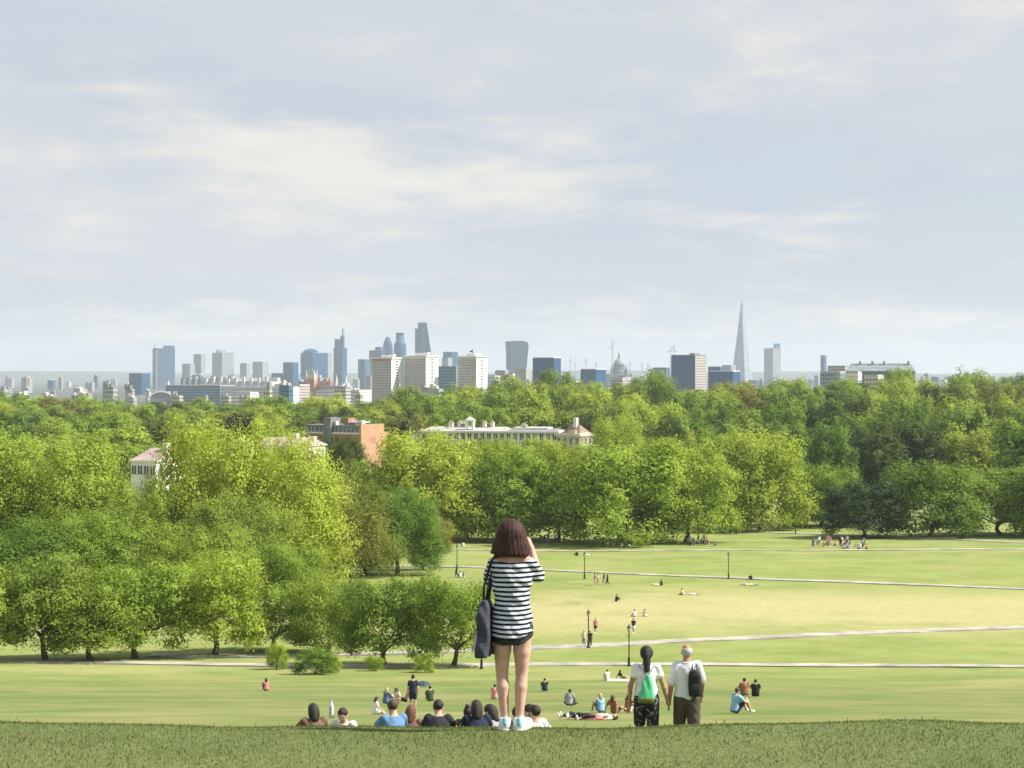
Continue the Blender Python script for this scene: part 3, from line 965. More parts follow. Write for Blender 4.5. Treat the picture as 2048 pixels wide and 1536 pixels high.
# --- the long white terrace
def terrace():
    d = 500
    t = Corner('white_terrace', 'long white stucco terrace with slate roof, chimneys and bell cote', 'building', 838, 1116, 1124, 866, d, 12)
    L, hz = t.L1, t.h
    D = 11.0
    t.block('wall', STUCCO, y1=D)
    t.block('cornice', WHITE, x0=-L - 0.4, x1=0.4, y0=-0.5, y1=D + 0.4, z0=hz, z1=hz + 0.45)
    m = MB()
    zr = hz + 0.45
    m.gable(-L + 0.3, -L * 0.62, 0.4, D - 0.4, zr, t.zz(859) + 0.5, 1.2)
    m.build('roof', SLATE_PALE, t.e)
    m = MB()
    m.gable(-L * 0.62 + 0.05, -L * 0.38, 0.4, D - 0.4, zr, t.zz(860) + 0.6, 0.6)
    m.build('roof', SLATE_PALE, t.e)
    m = MB()
    m.gable(-L * 0.38 + 0.05, -0.3, 0.4, D - 0.4, zr, t.zz(861) + 0.4, 0.8)
    m.build('roof', SLATE, t.e)
    t.block('attic', WHITE, x0=-L * 0.34, x1=-L * 0.09, y0=3.4, y1=D - 1, z0=zr, z1=t.zz(856))
    # bell cote: two piers and an arched head
    xc = -L * (1116 - 935) / (1116 - 838)
    bc = t.block('bell_cote', WHITE, x0=xc - 1.15, x1=xc - 0.55, y0=1.2, y1=2.4, z0=zr, z1=t.zz(842))
    t.block('bell_cote', WHITE, x0=xc + 0.55, x1=xc + 1.15, y0=1.2, y1=2.4, z0=zr, z1=t.zz(842))
    m = MB()
    m.box(xc - 1.3, xc + 1.3, 1.1, 2.5, t.zz(844), t.zz(840.5))
    m.add([(xc - 1.0, 1.15, t.zz(840.5)), (xc + 1.0, 1.15, t.zz(840.5)), (xc + 1.0, 2.45, t.zz(840.5)), (xc - 1.0, 2.45, t.zz(840.5)), (xc, 1.8, t.zz(834))], [(0, 1, 4), (1, 2, 4), (2, 3, 4), (3, 0, 4)])
    m.build('bell_cote_head', WHITE, t.e)
    for px, top, mat_, w in [(890, 849, STUCCO, 1.1), (908, 848, STUCCO, 0.9), (916, 850, BRICK_BROWN, 1.0), (959, 848, STUCCO, 0.8), (975, 848, STUCCO, 0.8), (1040, 853, BRICK_BROWN, 1.2)]:
        x = -L * (1116 - px) / (1116 - 838)
        c = t.block('chimney', mat_, x0=x - w / 2, x1=x + w / 2, y0=4.5, y1=6.0, z0=zr, z1=t.zz(top))
        m = MB()
        m.box(x - w / 2 - 0.12, x + w / 2 + 0.12, 4.38, 6.12, t.zz(top), t.zz(top) + 0.22)
        for q in (-0.25, 0.25):
            m.lathe([(0.13, t.zz(top) + 0.22), (0.1, t.zz(top) + 0.8)], 8, x + q * w, 5.25)
        m.build('chimney_pots', CREAM, c)
    t.singles('l', [(L * (k + 0.5) / 21, t.zz(880)) for k in range(21)], 1.0, 1.6, GLASS)
    t.windows('l', 21, [t.zz(898), t.zz(916)], 1.0, 1.8, GLASS)
    m = MB()
    for k in range(22):
        x = -L * k / 21
        m.box(x - 0.18, x + 0.18, -0.14, -0.005, 0, hz - 0.2)
    m.build('pilasters', WHITE, t.e)['kind'] = 'stuff'
    # cream pavilion at the end
    p = Corner('cream_pavilion', 'cream corner pavilion with stepped parapet and hipped brown roof', 'building', 1112, 1160, 1191, 873, 492, 40)
    p.block('wall', CREAM)
    p.block('cornice', CREAM, x0=-p.L1 - 0.4, x1=0.4, y0=-0.4, y1=p.L2 + 0.4, z0=p.h, z1=p.h + 0.5)
    p.block('parapet', CREAM, x0=-p.L1 * 0.75, x1=-p.L1 * 0.02, y0=0.1, y1=0.6, z0=p.h + 0.5, z1=p.zz(867))
    p.block('parapet_step', CREAM, x0=-p.L1 * 0.5, x1=-p.L1 * 0.2, y0=0.15, y1=0.55, z0=p.zz(867), z1=p.zz(861))
    p.block('parapet', CREAM, x0=-0.6, x1=-0.1, y0=0.7, y1=p.L2 * 0.8, z0=p.h + 0.5, z1=p.zz(866))
    m = MB()
    m.gable(-p.L1 + 0.6, -0.8, 0.8, p.L2 - 0.3, p.h + 0.5, p.zz(850), 2.0)
    m.build('roof', mat_plain((0.25, 0.19, 0.14), 0.9, 0.2, 0.6), p.e)
    c = p.block('chimney', STUCCO, x0=-p.L1 * 0.55, x1=-p.L1 * 0.55 + 1.0, y0=p.L2 * 0.4, y1=p.L2 * 0.4 + 1.0, z0=p.h, z1=p.zz(836))
    p.singles('l', [(p.L1 * (k + 0.5) / 4, z) for k in range(4) for z in (p.zz(890), p.zz(906))], 0.95, 1.7, GLASS)
    p.singles('r', [(p.L2 * (k + 0.5) / 4, z) for k in range(4) for z in (p.zz(890), p.zz(906))], 0.95, 1.7, GLASS)
    # gable end at the other side of the terrace
    g = Corner('gabled_house', 'small house with a salmon brick gable abutting the white terrace', 'house', 822, 835, 842, 874, 508, 30)
    g.block('wall', STUCCO, y1=8)
    m = MB()
    m.gable(-g.L1, 0, 0, 8, g.h, g.zz(861))
    m.build('roof', SLATE, g.e)
    g.block('chimney', BRICK_ORANGE, x0=-0.9, x1=-0.1, y0=2, y1=3.2, z0=g.h, z1=g.zz(858))


terrace()


def villa(l, e, r, ytop, yridge, d, wallm, roofm, label, a=30, chim=((0.3, 8),), depth=9.0):
    v = Corner('villa', label, 'house', l, e, r, ytop, d, a)
    v.block('wall', wallm, y1=depth)
    v.block('eaves', WHITE, x0=-v.L1 - 0.3, x1=0.3, y0=-0.3, y1=depth + 0.3, z0=v.h, z1=v.h + 0.25)
    m = MB()
    m.gable(-v.L1 - 0.2, 0.2, -0.2, depth + 0.2, v.h + 0.25, v.zz(yridge), 1.5)
    m.build('roof', roofm, v.e)
    for f, up in chim:
        v.block('chimney', STUCCO, x0=-v.L1 * f - 0.5, x1=-v.L1 * f + 0.5, y0=depth * 0.35, y1=depth * 0.35 + 1.4, z0=v.h, z1=v.zz(yridge - up))
    v.singles('l', [(v.L1 * (k + 0.5) / 4, v.h - 2.2) for k in range(4)], 0.9, 1.5, GLASS)
    v.singles('r', [(depth * (k + 0.5) / 3, v.h - 2.2) for k in range(3)], 0.9, 1.5, GLASS)


ROOF_PINK = mat_plain((0.36, 0.29, 0.26), 0.9, 0.2, 0.6)
villa(262, 312, 326, 924, 898, 330, WHITE, ROOF_PINK, 'white house with a mauve slate roof behind the lime trees', 22, ((0.05, 10),))
villa(505, 618, 640, 893, 876, 425, CREAM, ROOF_PINK, 'cream villa with a long low roof below the brick block', 18, ((0.36, 8), (0.05, 2)))
villa(455, 488, 503, 893, 882, 440, CREAM, SLATE, 'little cream house between two lime trees', 25, ((0.7, 4), (0.1, 2)))

# --- three white tower blocks
SHADE_PANEL = mat_plain((0.47, 0.44, 0.42), 0.8, 0.08, 0.2)  # grey of the bays, with the wide face's shade put into the colour
for l, e, r, yt, lab, band, extra in [(743, 783, 805, 717, 'white tower block with a terracotta band under its parapet', (0.42, 0.19, 0.09), 'tank'),
                                      (808, 852, 877, 713, 'white tower block with a cream overhanging parapet', (0.62, 0.56, 0.42), 'tank'),
                                      (915, 953, 975, 714, 'white tower block topped by a small antenna', (0.5, 0.49, 0.46), 'mast')]:
    b = Corner('tower_block', lab, 'building', l, e, r, yt, 1900, 33)
    b.block('walls', WHITE)
    fl = [b.h - 3.6 - 2.72 * k for k in range(19)]
    b.windows('r', 1, fl, 3.6, 1.15, GLASS, 0.30, 0.30)
    m = MB()
    for k in range(5):
        c = b.L1 * (0.12 + 0.19 * k)
        m.box(-c - 2.2, -c + 2.2, -0.25, 0.1, 1, b.h - 2.5)
    m.build('balcony_bays', SHADE_PANEL, b.e)['kind'] = 'stuff'
    b.windows('l', 8, fl, 1.5, 1.2, mat_plain((0.17, 0.165, 0.17), 0.4, 0.2, 0.5), 0.03, 0.05, depth=0.4)
    b.block('parapet_band', mat_plain(band, 0.85, 0.1, 0.3), x0=-b.L1 - 0.3, x1=-0.02, y0=-0.3, y1=b.L2, z0=b.h - 2.2, z1=b.h - 0.4)
    b.block('roof', WHITE, x0=-b.L1 - 1.0, x1=1.0, y0=-1.0, y1=b.L2 + 1, z0=b.h, z1=b.h + 1.1)
    b.block('lift_room', WHITE, x0=-b.L1 * 0.6, x1=-b.L1 * 0.15, y0=3, y1=b.L2 * 0.6, z0=b.h + 1.1, z1=b.h + 3.6)
    if extra == 'tank':
        b.block('water_tank', WHITEMETAL, x0=-b.L1 * 0.14, x1=-b.L1 * 0.02, y0=4, y1=8, z0=b.h + 1.1, z1=b.h + 4.2)
    else:
        b.block('mast', DARKMETAL, x0=-b.L1 * 0.3, x1=-b.L1 * 0.3 + 0.6, y0=2, y1=2.6, z0=b.h + 3.6, z1=b.h + 7.5)
        b.block('dish', DARKMETAL, x0=-b.L1 * 0.42, x1=-b.L1 * 0.3 - 0.05, y0=2, y1=2.6, z0=b.h + 5.0, z1=b.h + 6.4)

GR = 'hazy office blocks of the distant town'


def office(l, e, r, yt, d, fac, label, a=33, roof=None, extras=(), group=None):
    b = Corner('office_block', label, 'building', l, e, r, yt, d, a, group)
    w = b.block('walls', FAC[fac])
    b.block('roof', roof or LEAD, x0=-b.L1 + 0.4, x1=-0.4, y0=0.4, y1=max(1.0, b.L2 - 0.4), z0=b.h, z1=b.h + 1.0)
    for part, x0, x1, ytop, mat_ in extras:      # fractions of the shaded face
        b.block(part, mat_, x0=-b.L1 * x0, x1=-b.L1 * x1, y0=b.L2 * 0.25, y1=b.L2 * 0.75, z0=b.h, z1=b.zz(ytop))
    return b


# glass offices between the white towers and the nearer dark blocks
office(876, 912, 918, 734, 2150, 'grid', 'grey glass office with vertical fins between two white tower blocks', 20)
office(1065, 1108, 1122, 716, 2500, 'dark', 'dark blue slab block with a pale parapet above the trees', 25, WHITE)
office(1161, 1192, 1212, 739, 2800, 'dark', 'lower dark slab with a grey side wing before the cathedral', 35, WHITE)
office(1342, 1390, 1413, 711, 2500, 'dark', 'dark cube shaped office with sunlight painted on one side and rooftop mast', 33, SLATE, (('roof_box', 0.35, 0.15, 706, SLATE),)).block('sunlit_side_paint', FAC['stone'], x0=-0.1, x1=0.25, y0=0.05, z1=None)  # pale facade on the right face paints its sunlight into the colour
office(1418, 1466, 1481, 743, 2450, 'dark', 'low dark office with a white roof edge beside the cube office', 30, WHITE)
office(1416, 1440, 1446, 734, 3200, 'blue', 'bluish block behind the low dark office', 30)
office(1443, 1462, 1472, 731, 4200, 'pale', 'pale block at the foot of the glass spire', 35)
office(1306, 1332, 1340, 736, 3300, 'steel', 'low grey block left of the cube office'.replace('left of', 'beside'), 30)

# towers of the financial district
BR = office(305, 316, 350, 697, 6070, 'steel', 'slate blue tower with a pale stair strip and slanting top', 60)
BR.block('stair_strip', WHITE, x0=-BR.L1 * 0.35, x1=-BR.L1 * 0.05, y0=-1.2, y1=0.0, z1=BR.zz(700))
BR.block('top_fin', FAC['steel'], x0=-6, x1=0, y0=BR.L2 * 0.35, y1=BR.L2 * 0.98, z0=BR.h + 1, z1=BR.zz(691))
BR.block('mast', LEAD, x0=-BR.L1 * 0.8, x1=-BR.L1 * 0.8 + 2, y0=2, y1=4, z0=BR.h + 1, z1=BR.zz(686))
office(258, 283, 300, 747, 4300, 'blue', 'low bluish block at the edge of the town')
office(364, 380, 390, 728, 6300, 'pale', 'pale mid height block beside the slate blue tower')
office(387, 402, 411, 709, 6500, 'pale', 'faint pale tower behind the round water tower like frame')
office(424, 444, 468, 706, 6400, 'pale', 'wide pale tower with twin rooftop spikes', 45, None, (('spike', 0.9, 0.8, 699, LEAD), ('spike', 0.6, 0.52, 700, LEAD)))
office(480, 493, 501, 727, 6400, 'pale', 'narrow pale block next to the wide pale tower')
office(505, 525, 537, 724, 6500, 'pale', 'squat pale block beside the narrow one')
office(543, 566, 570, 747, 5200, 'blue', 'sloping low blue block under the stepped blue one')
office(566, 586, 597, 725, 5200, 'blue', 'stepped blue block near the red gothic tower')
b7 = office(601, 625, 656, 706, 5900, 'blue', 'broad blue tower with a raised rounded corner', 45)
mb_ = MB()
mb_.loft([[(b7.L1 * -0.55 + r_ * math.cos(2 * math.pi * j / 20), b7.L2 * 0.3 + r_ * math.sin(2 * math.pi * j / 20), z) for j in range(20)] for r_, z in [(b7.L1 * 0.42, b7.h), (b7.L1 * 0.40, b7.zz(702)), (b7.L1 * 0.26, b7.zz(698.5)), (b7.L1 * 0.08, b7.zz(697))]])
mb_.build('corner_drum', FAC['blue'], b7.e)
office(643, 655, 664, 706, 6100, 'pale', 'pale sliver tower touching the broad blue tower')
H8 = office(667, 684, 694, 696, 6000, 'blue', 'dark blue tower stepped up to a tall mast', 35)
H8.block('upper_storeys', FAC['steel'], x0=-H8.L1 * 0.98, x1=-H8.L1 * 0.35, y0=4, y1=H8.L2 * 0.7, z0=H8.h + 1, z1=H8.zz(678))
H8.block('mast_base', FAC['blue'], x0=-H8.L1 * 0.30, x1=0, y0=4, y1=H8.L2 * 0.5, z0=H8.h + 1, z1=H8.zz(672))
H8.block('mast', LEAD, x0=-H8.L1 * 0.2, x1=-H8.L1 * 0.06, y0=8, y1=14, z0=H8.zz(672), z1=H8.zz(657))
office(716, 730, 741, 719, 5600, 'steel', 'grey blue block in front of the stepped tower')
office(738, 762, 772, 701, 5900, 'blue', 'blue slab with a low dome beside the bullet tower', 30, None, (('dome', 0.6, 0.2, 694, FAC['blue']),))
office(886, 903, 916, 704, 5800, 'blue', 'blue slab rising behind the white towers')
office(884, 896, 905, 716, 5000, 'pale', 'pale block before the blue slab')


def lathe_tower(name, label, px, d, prof_px, mat_, seg=24):
    """prof_px: (half width px, row) pairs"""
    x = pxx(px, d)
    z0 = float(gz(x, d)) - 0.3
    e = empty(name, (x, d, z0), 0, label, 'building')
    m = MB()
    m.lathe([(w / F * d, (pz(py, d) - z0) if py else 0.0) for w, py in prof_px], seg)
    m.build('shell', mat_, e, True)
    return e, z0


lathe_tower('bullet_tower', 'bullet shaped glass tower between two blue slabs', 775.5, 6050, [(9.0, 0), (10.4, 712), (10.3, 700), (9.2, 690), (7.0, 682), (4.2, 676), (1.6, 673.5), (0.2, 673)], FAC['blue'])
e42, z42 = lathe_tower('ribbed_tower', 'tall ribbed tower with a notched crown beside the bullet tower', 800, 5950, [(12.5, 0), (12.5, 690), (11.0, 686), (8.2, 684), (8.2, 672), (7.6, 671.9), (7.6, 669), (8.4, 668.8), (8.4, 665.5)], FAC['blue'], 8)


def outline_tower(name, label, pts, d, depth, mat_, part='walls'):
    """tower whose front is this outline at its own distance, with real depth behind"""
    xm = sum(p[0] for p in pts) / len(pts)
    x = pxx(xm, d)
    z0 = float(gz(x, d)) - 0.3
    e = empty(name, (x, d, z0), 0, label, 'building')
    m = MB()
    fr = [((px - xm) / F * d, 0.0, (pz(py, d) - z0) if py else 0.0) for px, py in pts]
    bk = [(p[0] * 0.92, depth, p[2]) for p in fr]
    m.loft([fr, bk])
    m.build(part, mat_, e)
    return e, z0


eL, zL = outline_tower('wedge_tower', 'slanting wedge tower stepped at its top', [(830, 0), (863, 0), (863, 712), (853, 645), (836, 645), (836, 657), (830, 657)], 6150, 45, FAC['blue'])
m_ = MB()
m_.box((841 - 842.0) / F * 6150, (848 - 842.0) / F * 6150, -1.0, 0.0, 0, pz(652, 6150) - zL)
m_.build('lift_core', FAC['steel'], eL)
eW, zW = outline_tower('flared_tower', 'flared glass tower wider at its curved top', [(1015, 0), (1053, 0), (1053, 740), (1055, 715), (1057.5, 692), (1055, 684), (1048, 682), (1030, 681.5), (1010.5, 683), (1012, 705), (1014, 740)], 6200, 50, FAC['steel'])
m_ = MB()
m_.add([((px - 1037.3) / F * 6200, -1.0 - q, pz(py, 6200) - zW) for px, py, q in [(1013, 738, 0), (1023, 738, 0), (1022, 700, 0), (1020, 684.5, 0), (1011.5, 685, 0), (1013, 712, 0)]], [(0, 1, 2, 3, 4, 5)])
m_.v += [(v[0], 0.0, v[2]) for v in m_.v]
m_.f += [(i, i + 6, (i + 1) % 6 + 6, (i + 1) % 6) for i in range(6)]
m_.build('dark_side_glazing', FAC['blue'], eW)


def glass_spire():
    d, px = 6465, 1483.5
    x = pxx(px, d)
    z0 = float(gz(x, d)) - 0.3
    e = empty('glass_spire', (x, d, z0), 0, 'very tall tapering glass spire with a split tip', 'skyscraper')
    hb = 24.0 / F * d
    ht = pz(604, d) - z0
    ang0 = [8, 50, 98, 140, 188, 230, 278, 320]
    for k in range(8):          # eight glass facets leaning together without quite meeting
        a0, a1 = R(ang0[k] + 1.5), R(ang0[(k + 1) % 8] + (360 if k == 7 else 0) - 1.5)
        zt = ht * random.uniform(0.95, 1.0) + (4 if k == 5 else 0)
        m = MB()
        r0, r1 = hb, 1.6
        p = [(r0 * math.cos(a0), r0 * math.sin(a0), 0), (r0 * math.cos(a1), r0 * math.sin(a1), 0), (r1 * math.cos(a1), r1 * math.sin(a1), zt), (r1 * math.cos(a0), r1 * math.sin(a0), zt)]
        q = [(v[0] * 0.93, v[1] * 0.93, v[2]) for v in p]
        m.loft([p, q])
        m.build('glass_facet', SHARD_GLASS, e)
    m = MB()
    m.lathe([(hb * 0.86, 0), (hb * 0.45, ht * 0.45), (2.0, ht * 0.93)], 8)
    m.build('core', FAC['steel'], e)
    m = MB()
    m.box(-0.7, 0.7, -0.7, 0.7, ht * 0.9, pz(598, d) - z0)
    m.build('tip', LEAD, e)


SHARD_GLASS = mat_facade('facade_spire', (0.42, 0.47, 0.52), (0.20, 0.27, 0.33), 8.0, 6.0, 0.3, 0.3)
glass_spire()
gh = office(1528, 1546, 1562, 697, 6600, 'pale', 'grey hospital like slab with a taller rear block'.replace('hospital like ', ''), 50)
gh.block('rear_block', FAC['steel'], x0=-4, x1=0, y0=gh.L2 * 0.2, y1=gh.L2 * 0.9, z0=gh.h + 1, z1=gh.zz(687))
office(1641, 1648, 1653, 711, 5600, 'blue', 'lone slim dark tower near the long pitched roof')


def cathedral():
    d, px = 5100, 1238
    x = pxx(px, d)
    z0 = float(gz(x, d)) - 0.3
    e = empty('cathedral', (x, d, z0), 0, 'domed stone cathedral with lantern standing in the haze', 'cathedral')
    k = F / d
    Z = lambda py: pz(py, d) - z0
    stone = mat_facade('facade_cathedral', (0.24, 0.24, 0.24), (0.10, 0.11, 0.13), 9.0, 4.0, 0.5, 0.8)
    m = MB()
    m.box(-34, 34, -18, 70, 0, Z(748))
    m.build('nave', stone, e)
    m = MB()
    m.lathe([(13 / k, Z(749)), (13 / k, Z(741)), (11.5 / k, Z(740.5)), (11.5 / k, Z(733)), (12.4 / k, Z(732.5)), (12.4 / k, Z(731))], 24)
    m.build('drum', stone, e)
    m = MB()
    m.lathe([(11.2 / k, Z(731)), (10.8 / k, Z(727)), (9.2 / k, Z(722.5)), (6.2 / k, Z(719)), (2.8 / k, Z(717))], 24)
    m.build('dome', LEAD, e, True)
    m = MB()
    m.lathe([(2.3 / k, Z(717.5)), (2.3 / k, Z(710)), (1.4 / k, Z(709)), (0.9 / k, Z(706)), (0.3 / k, Z(701))], 12)
    m.build('lantern', stone, e)
    for s_ in (-1, 1):
        m = MB()
        m.lathe([(2.6 / k, 0), (2.6 / k, Z(738)), (1.6 / k, Z(736)), (0.2 / k, Z(729))], 10, s_ * 14.5 / k * 1.0, -8)
        m.build('west_tower', stone, e)


cathedral()


def crane(px, d, ytop, label, jib=0.0, col=None, group=None):
    x = pxx(px, d)
    z0 = float(gz(x, d)) - 0.3
    e = empty('crane', (x, d, z0), random.uniform(-0.6, 0.6), label, 'crane', group)
    h = pz(ytop, d) - z0
    mat_ = col or LEAD
    m = MB()
    w = 0.9
    for sx in (-1, 1):
        for sy in (-1, 1):
            m.box(sx * w - 0.18, sx * w + 0.18, sy * w - 0.18, sy * w + 0.18, 0, h)
    z = 0
    while z < h - 3:
        m.box(-w, w, -w - 0.1, -w + 0.1, z, z + 0.25)
        m.box(-w, w, w - 0.1, w + 0.1, z, z + 0.25)
        z += 3
    m.build('mast', mat_, e)
    m = MB()
    m.tube([(0, 0, h * 0.86), (jib * 0.35, 0, h * 0.86 + abs(jib) * 0.8)], [0.7, 0.4], 4)
    m.tube([(0, 0, h * 0.86), (-9 * (1 if jib >= 0 else -1), 0, h * 0.87)], [0.7, 0.9], 4)
    m.build('jib', mat_, e)


crane(1224.5, 4600, 682, 'tall slender crane mast beside the domed cathedral', 22)
crane(1341, 4700, 690, 'thin crane standing over the dark cube office', 14)
crane(1348, 5200, 690, 'second thin crane behind the dark cube office', -12)
for k, (px, yt) in enumerate([(1172, 716), (1192, 722), (1260, 722), (1284, 724), (1296, 726), (1141, 715), (1150, 724)]):
    crane(px, 5600 + 90 * k, yt, 'faint small crane in the haze around the cathedral', 12 if k % 2 else -12, group='faint cranes around the cathedral')


# red gothic station building and its spires
def gothic():
    d = 2500
    x = pxx(625, d)
    z0 = float(gz(x, d)) - 0.3
    e = empty('gothic_station', (x, d, z0), -0.25, 'red brick gothic building with a pinnacled clock tower and steep roofs', 'building')
    k = d / F
    Z = lambda py: pz(py, d) - z0
    X = lambda px: (px - 625) * k
    m = MB()
    m.box(X(611), X(629), 0, 11, 0, Z(757))
    t = m.build('clock_tower', BRICK_ORANGE, e)
    m = MB()
    m.box(X(613), X(627), 1.2, 9.8, Z(757), Z(748))
    m.build('belfry', CREAM, t)
    for sx in (612, 628):
        for sy in (0.6, 10.4):
            m = MB()
            m.lathe([(1.0, Z(760)), (1.0, Z(748)), (1.2, Z(747.5)), (0.05, Z(739))], 8, X(sx), sy)
            m.build('pinnacle', CREAM, t)
    m = MB()
    m.add([(X(614), 1.8, Z(748)), (X(626), 1.8, Z(748)), (X(626), 9.2, Z(748)), (X(614), 9.2, Z(748)), (X(620), 5.5, Z(735))], [(0, 1, 4), (1, 2, 4), (2, 3, 4), (3, 0, 4)])
    m.build('spire', SLATE, t)
    m = MB()
    m.box(X(629.5), X(664), 2, 16, 0, Z(775))
    m.build('wing_wall', BRICK_RED, e)
    m = MB()
    m.gable(X(629.5), X(664), 1.6, 16.4, Z(775), Z(762), 2)
    m.build('wing_roof', mat_plain((0.17, 0.075, 0.07), 0.9, 0.2, 0.3), e)
    for px in (652, 660):
        m = MB()
        m.box(X(px) - 2, X(px) + 2, 1.0, 5, 0, Z(765))
        t2 = m.build('turret', BRICK_ORANGE, e)
        m = MB()
        m.add([(X(px) - 2.3, 0.7, Z(765)), (X(px) + 2.3, 0.7, Z(765)), (X(px) + 2.3, 5.3, Z(765)), (X(px) - 2.3, 5.3, Z(765)), (X(px), 3, Z(752))], [(0, 1, 4), (1, 2, 4), (2, 3, 4), (3, 0, 4)])
        m.build('turret_roof', BRICK_ORANGE, t2)
    m = MB()
    m.box(X(588), X(610.5), 3, 14, 0, Z(775))
    m.build('wing_wall', BRICK_RED, e)
    m = MB()
    m.gable(X(588), X(610.5), 2.6, 14.4, Z(775), Z(764), 2)
    m.build('wing_roof', mat_plain((0.17, 0.075, 0.07), 0.9, 0.2, 0.3), e)


gothic()
for px, yt in ((673, 748), (692, 749)):
    x = pxx(px, 2300)
    z0 = float(gz(x, 2300)) - 0.3
    e_ = empty('church_spire', (x, 2300, z0), 0.2, 'slim white stone spire by the red gothic building', 'spire', 'white stone spires')
    m_ = MB()
    hh = pz(yt, 2300) - z0
    m_.box(-1.6, 1.6, -1.6, 1.6, 0, hh * 0.72)
    m_.build('tower', WHITE, e_)
    m_ = MB()
    m_.lathe([(1.5, hh * 0.72), (1.2, hh * 0.8), (0.1, hh)], 8)
    m_.build('steeple', WHITE, e_)


# arched station shed
def shed():
    d = 2200
    x = pxx(322, d)
    z0 = float(gz(x, d)) - 0.3
    e = empty('station_shed', (x, d, z0), 0.1, 'round arched glass station shed with a pale rim', 'building')
    rw = 26 / F * d
    zt, zs = pz(782, d) - z0, pz(800, d) - z0
    n = 18
    arc = lambda r_: [(r_ * math.cos(math.pi * j / n), zs + (zt - zs) * (r_ / rw) * math.sin(math.pi * j / n)) for j in range(n + 1)]
    m = MB()
    a, b = arc(rw), arc(rw * 0.86)
    for y in (0.0, 3.0):
        m.v += [(p[0], y, p[1]) for p in a] + [(p[0], y, p[1]) for p in b]
    q = n + 1
    for j in range(n):
        m.f += [(j, j + 1, q + j + 1, q + j), (2 * q + j + 1, 2 * q + j, 3 * q + j, 3 * q + j + 1), (j + 1, j, 2 * q + j, 2 * q + j + 1), (q + j, q + j + 1, 3 * q + j + 1, 3 * q + j)]
    m.build('arch_rim', WHITE, e)
    m = MB()
    loop = [(p[0], p[1]) for p in b] + [(-rw * 0.86, 0), (rw * 0.86, 0)]
    m.loft([[(p[0], 1.0, p[1]) for p in loop], [(p[0], 140.0, p[1]) for p in loop]])
    m.build('glazed_vault', mat_plain((0.22, 0.25, 0.27), 0.4, 0.2, 0.2), e)


shed()

# large pale roofs of the railway lands
RAIL = 'long pale shed roofs of the railway lands'
for l, e_, r, yt, d, f, lab in [(360, 470, 520, 757, 3000, 'pale', 'long pale warehouse with white vertical stripes under the pale towers'),
                               (400, 540, 575, 764, 2700, 'white', 'long low white warehouse before the striped one'),
                               (330, 440, 470, 772, 2300, 'grid', 'grey warehouse roof beside the round arched shed'),
                               (440, 560, 600, 775, 2100, 'white', 'wide grey white shed below the red gothic building'),
                               (462, 500, 518, 786, 1700, 'white', 'bright white flat block at the tree line'),
                               (548, 600, 620, 770, 2350, 'stone', 'cream block beside the clock tower'),
                               (630, 720, 770, 782, 2000, 'white', 'bright white block stretching below the steep red roofs'),
                               (640, 690, 706, 773, 2150, 'stone', 'cream block with dark openings under the slim spires'),
                               (990, 1010, 1018, 742, 2900, 'pale', 'pale low block beside the flared tower'),
                               (1012, 1026, 1030, 748, 2300, 'white', 'small white block with a dark band before the flared tower'),
                               (1028, 1052, 1062, 737, 3200, 'stone', 'stone block at the base of the flared tower'),
                               (972, 990, 1000, 752, 2200, 'white', 'low white block next to the antenna tower block'),
                               (1222, 1245, 1262, 757, 2300, 'stone', 'small stone block in front of the cathedral'),
                               (1690, 1716, 1724, 745, 1500, 'white', 'white house end peeping above the far park'),
                               (1728, 1756, 1768, 752, 1450, 'stone', 'cream house peeping above the far park'),
                               (1640, 1680, 1700, 745, 1700, 'grid', 'grey block below the long pitched roof')]:
    b = office(l, e_, r, yt, d, f, lab, 24, SLATE_PALE if d < 2400 else None)
    if 'striped' in lab or 'stripes' in lab:
        m = MB()
        for k in range(9):
            c = b.L1 * (0.05 + 0.11 * k)
            m.box(-c - 2, -c + 2, -1, 1, b.h * 0.5, b.zz(753 + (k % 3) * 2))
        m.build('stripe_towers', WHITE, b.e)['kind'] = 'stuff'

# long hipped roof at the far side of the park
d_ = 2000
b = Corner('long_roofed_hall', 'long grey hall with a pale pitched roof and chimneys above the far park', 'building', 1690, 1830, 1850, 742, d_, 14)
b.block('wall', FAC['steel'], y1=16)
m_ = MB()
m_.gable(-b.L1 - 0.5, 0.5, -0.6, 16.6, b.h, b.zz(728), 5)
m_.build('roof', LEAD, b.e)
b.block('ridge_cap', SLATE_PALE, x0=-b.L1 + 5, x1=-5, y0=7.6, y1=8.4, z0=b.zz(728) - 0.2, z1=b.zz(728) + 0.5)
for f in (0.1, 0.45, 0.62, 0.8):
    b.block('chimney', SLATE, x0=-b.L1 * f - 1, x1=-b.L1 * f + 1, y0=7, y1=9, z0=b.zz(730), z1=b.zz(722))
b.windows('l', 24, [b.h - 4], 1.6, 2.2, GLASS)
office(1655, 1690, 1697, 733, 2300, 'stone', 'stone wing joined to the long grey hall', 20)

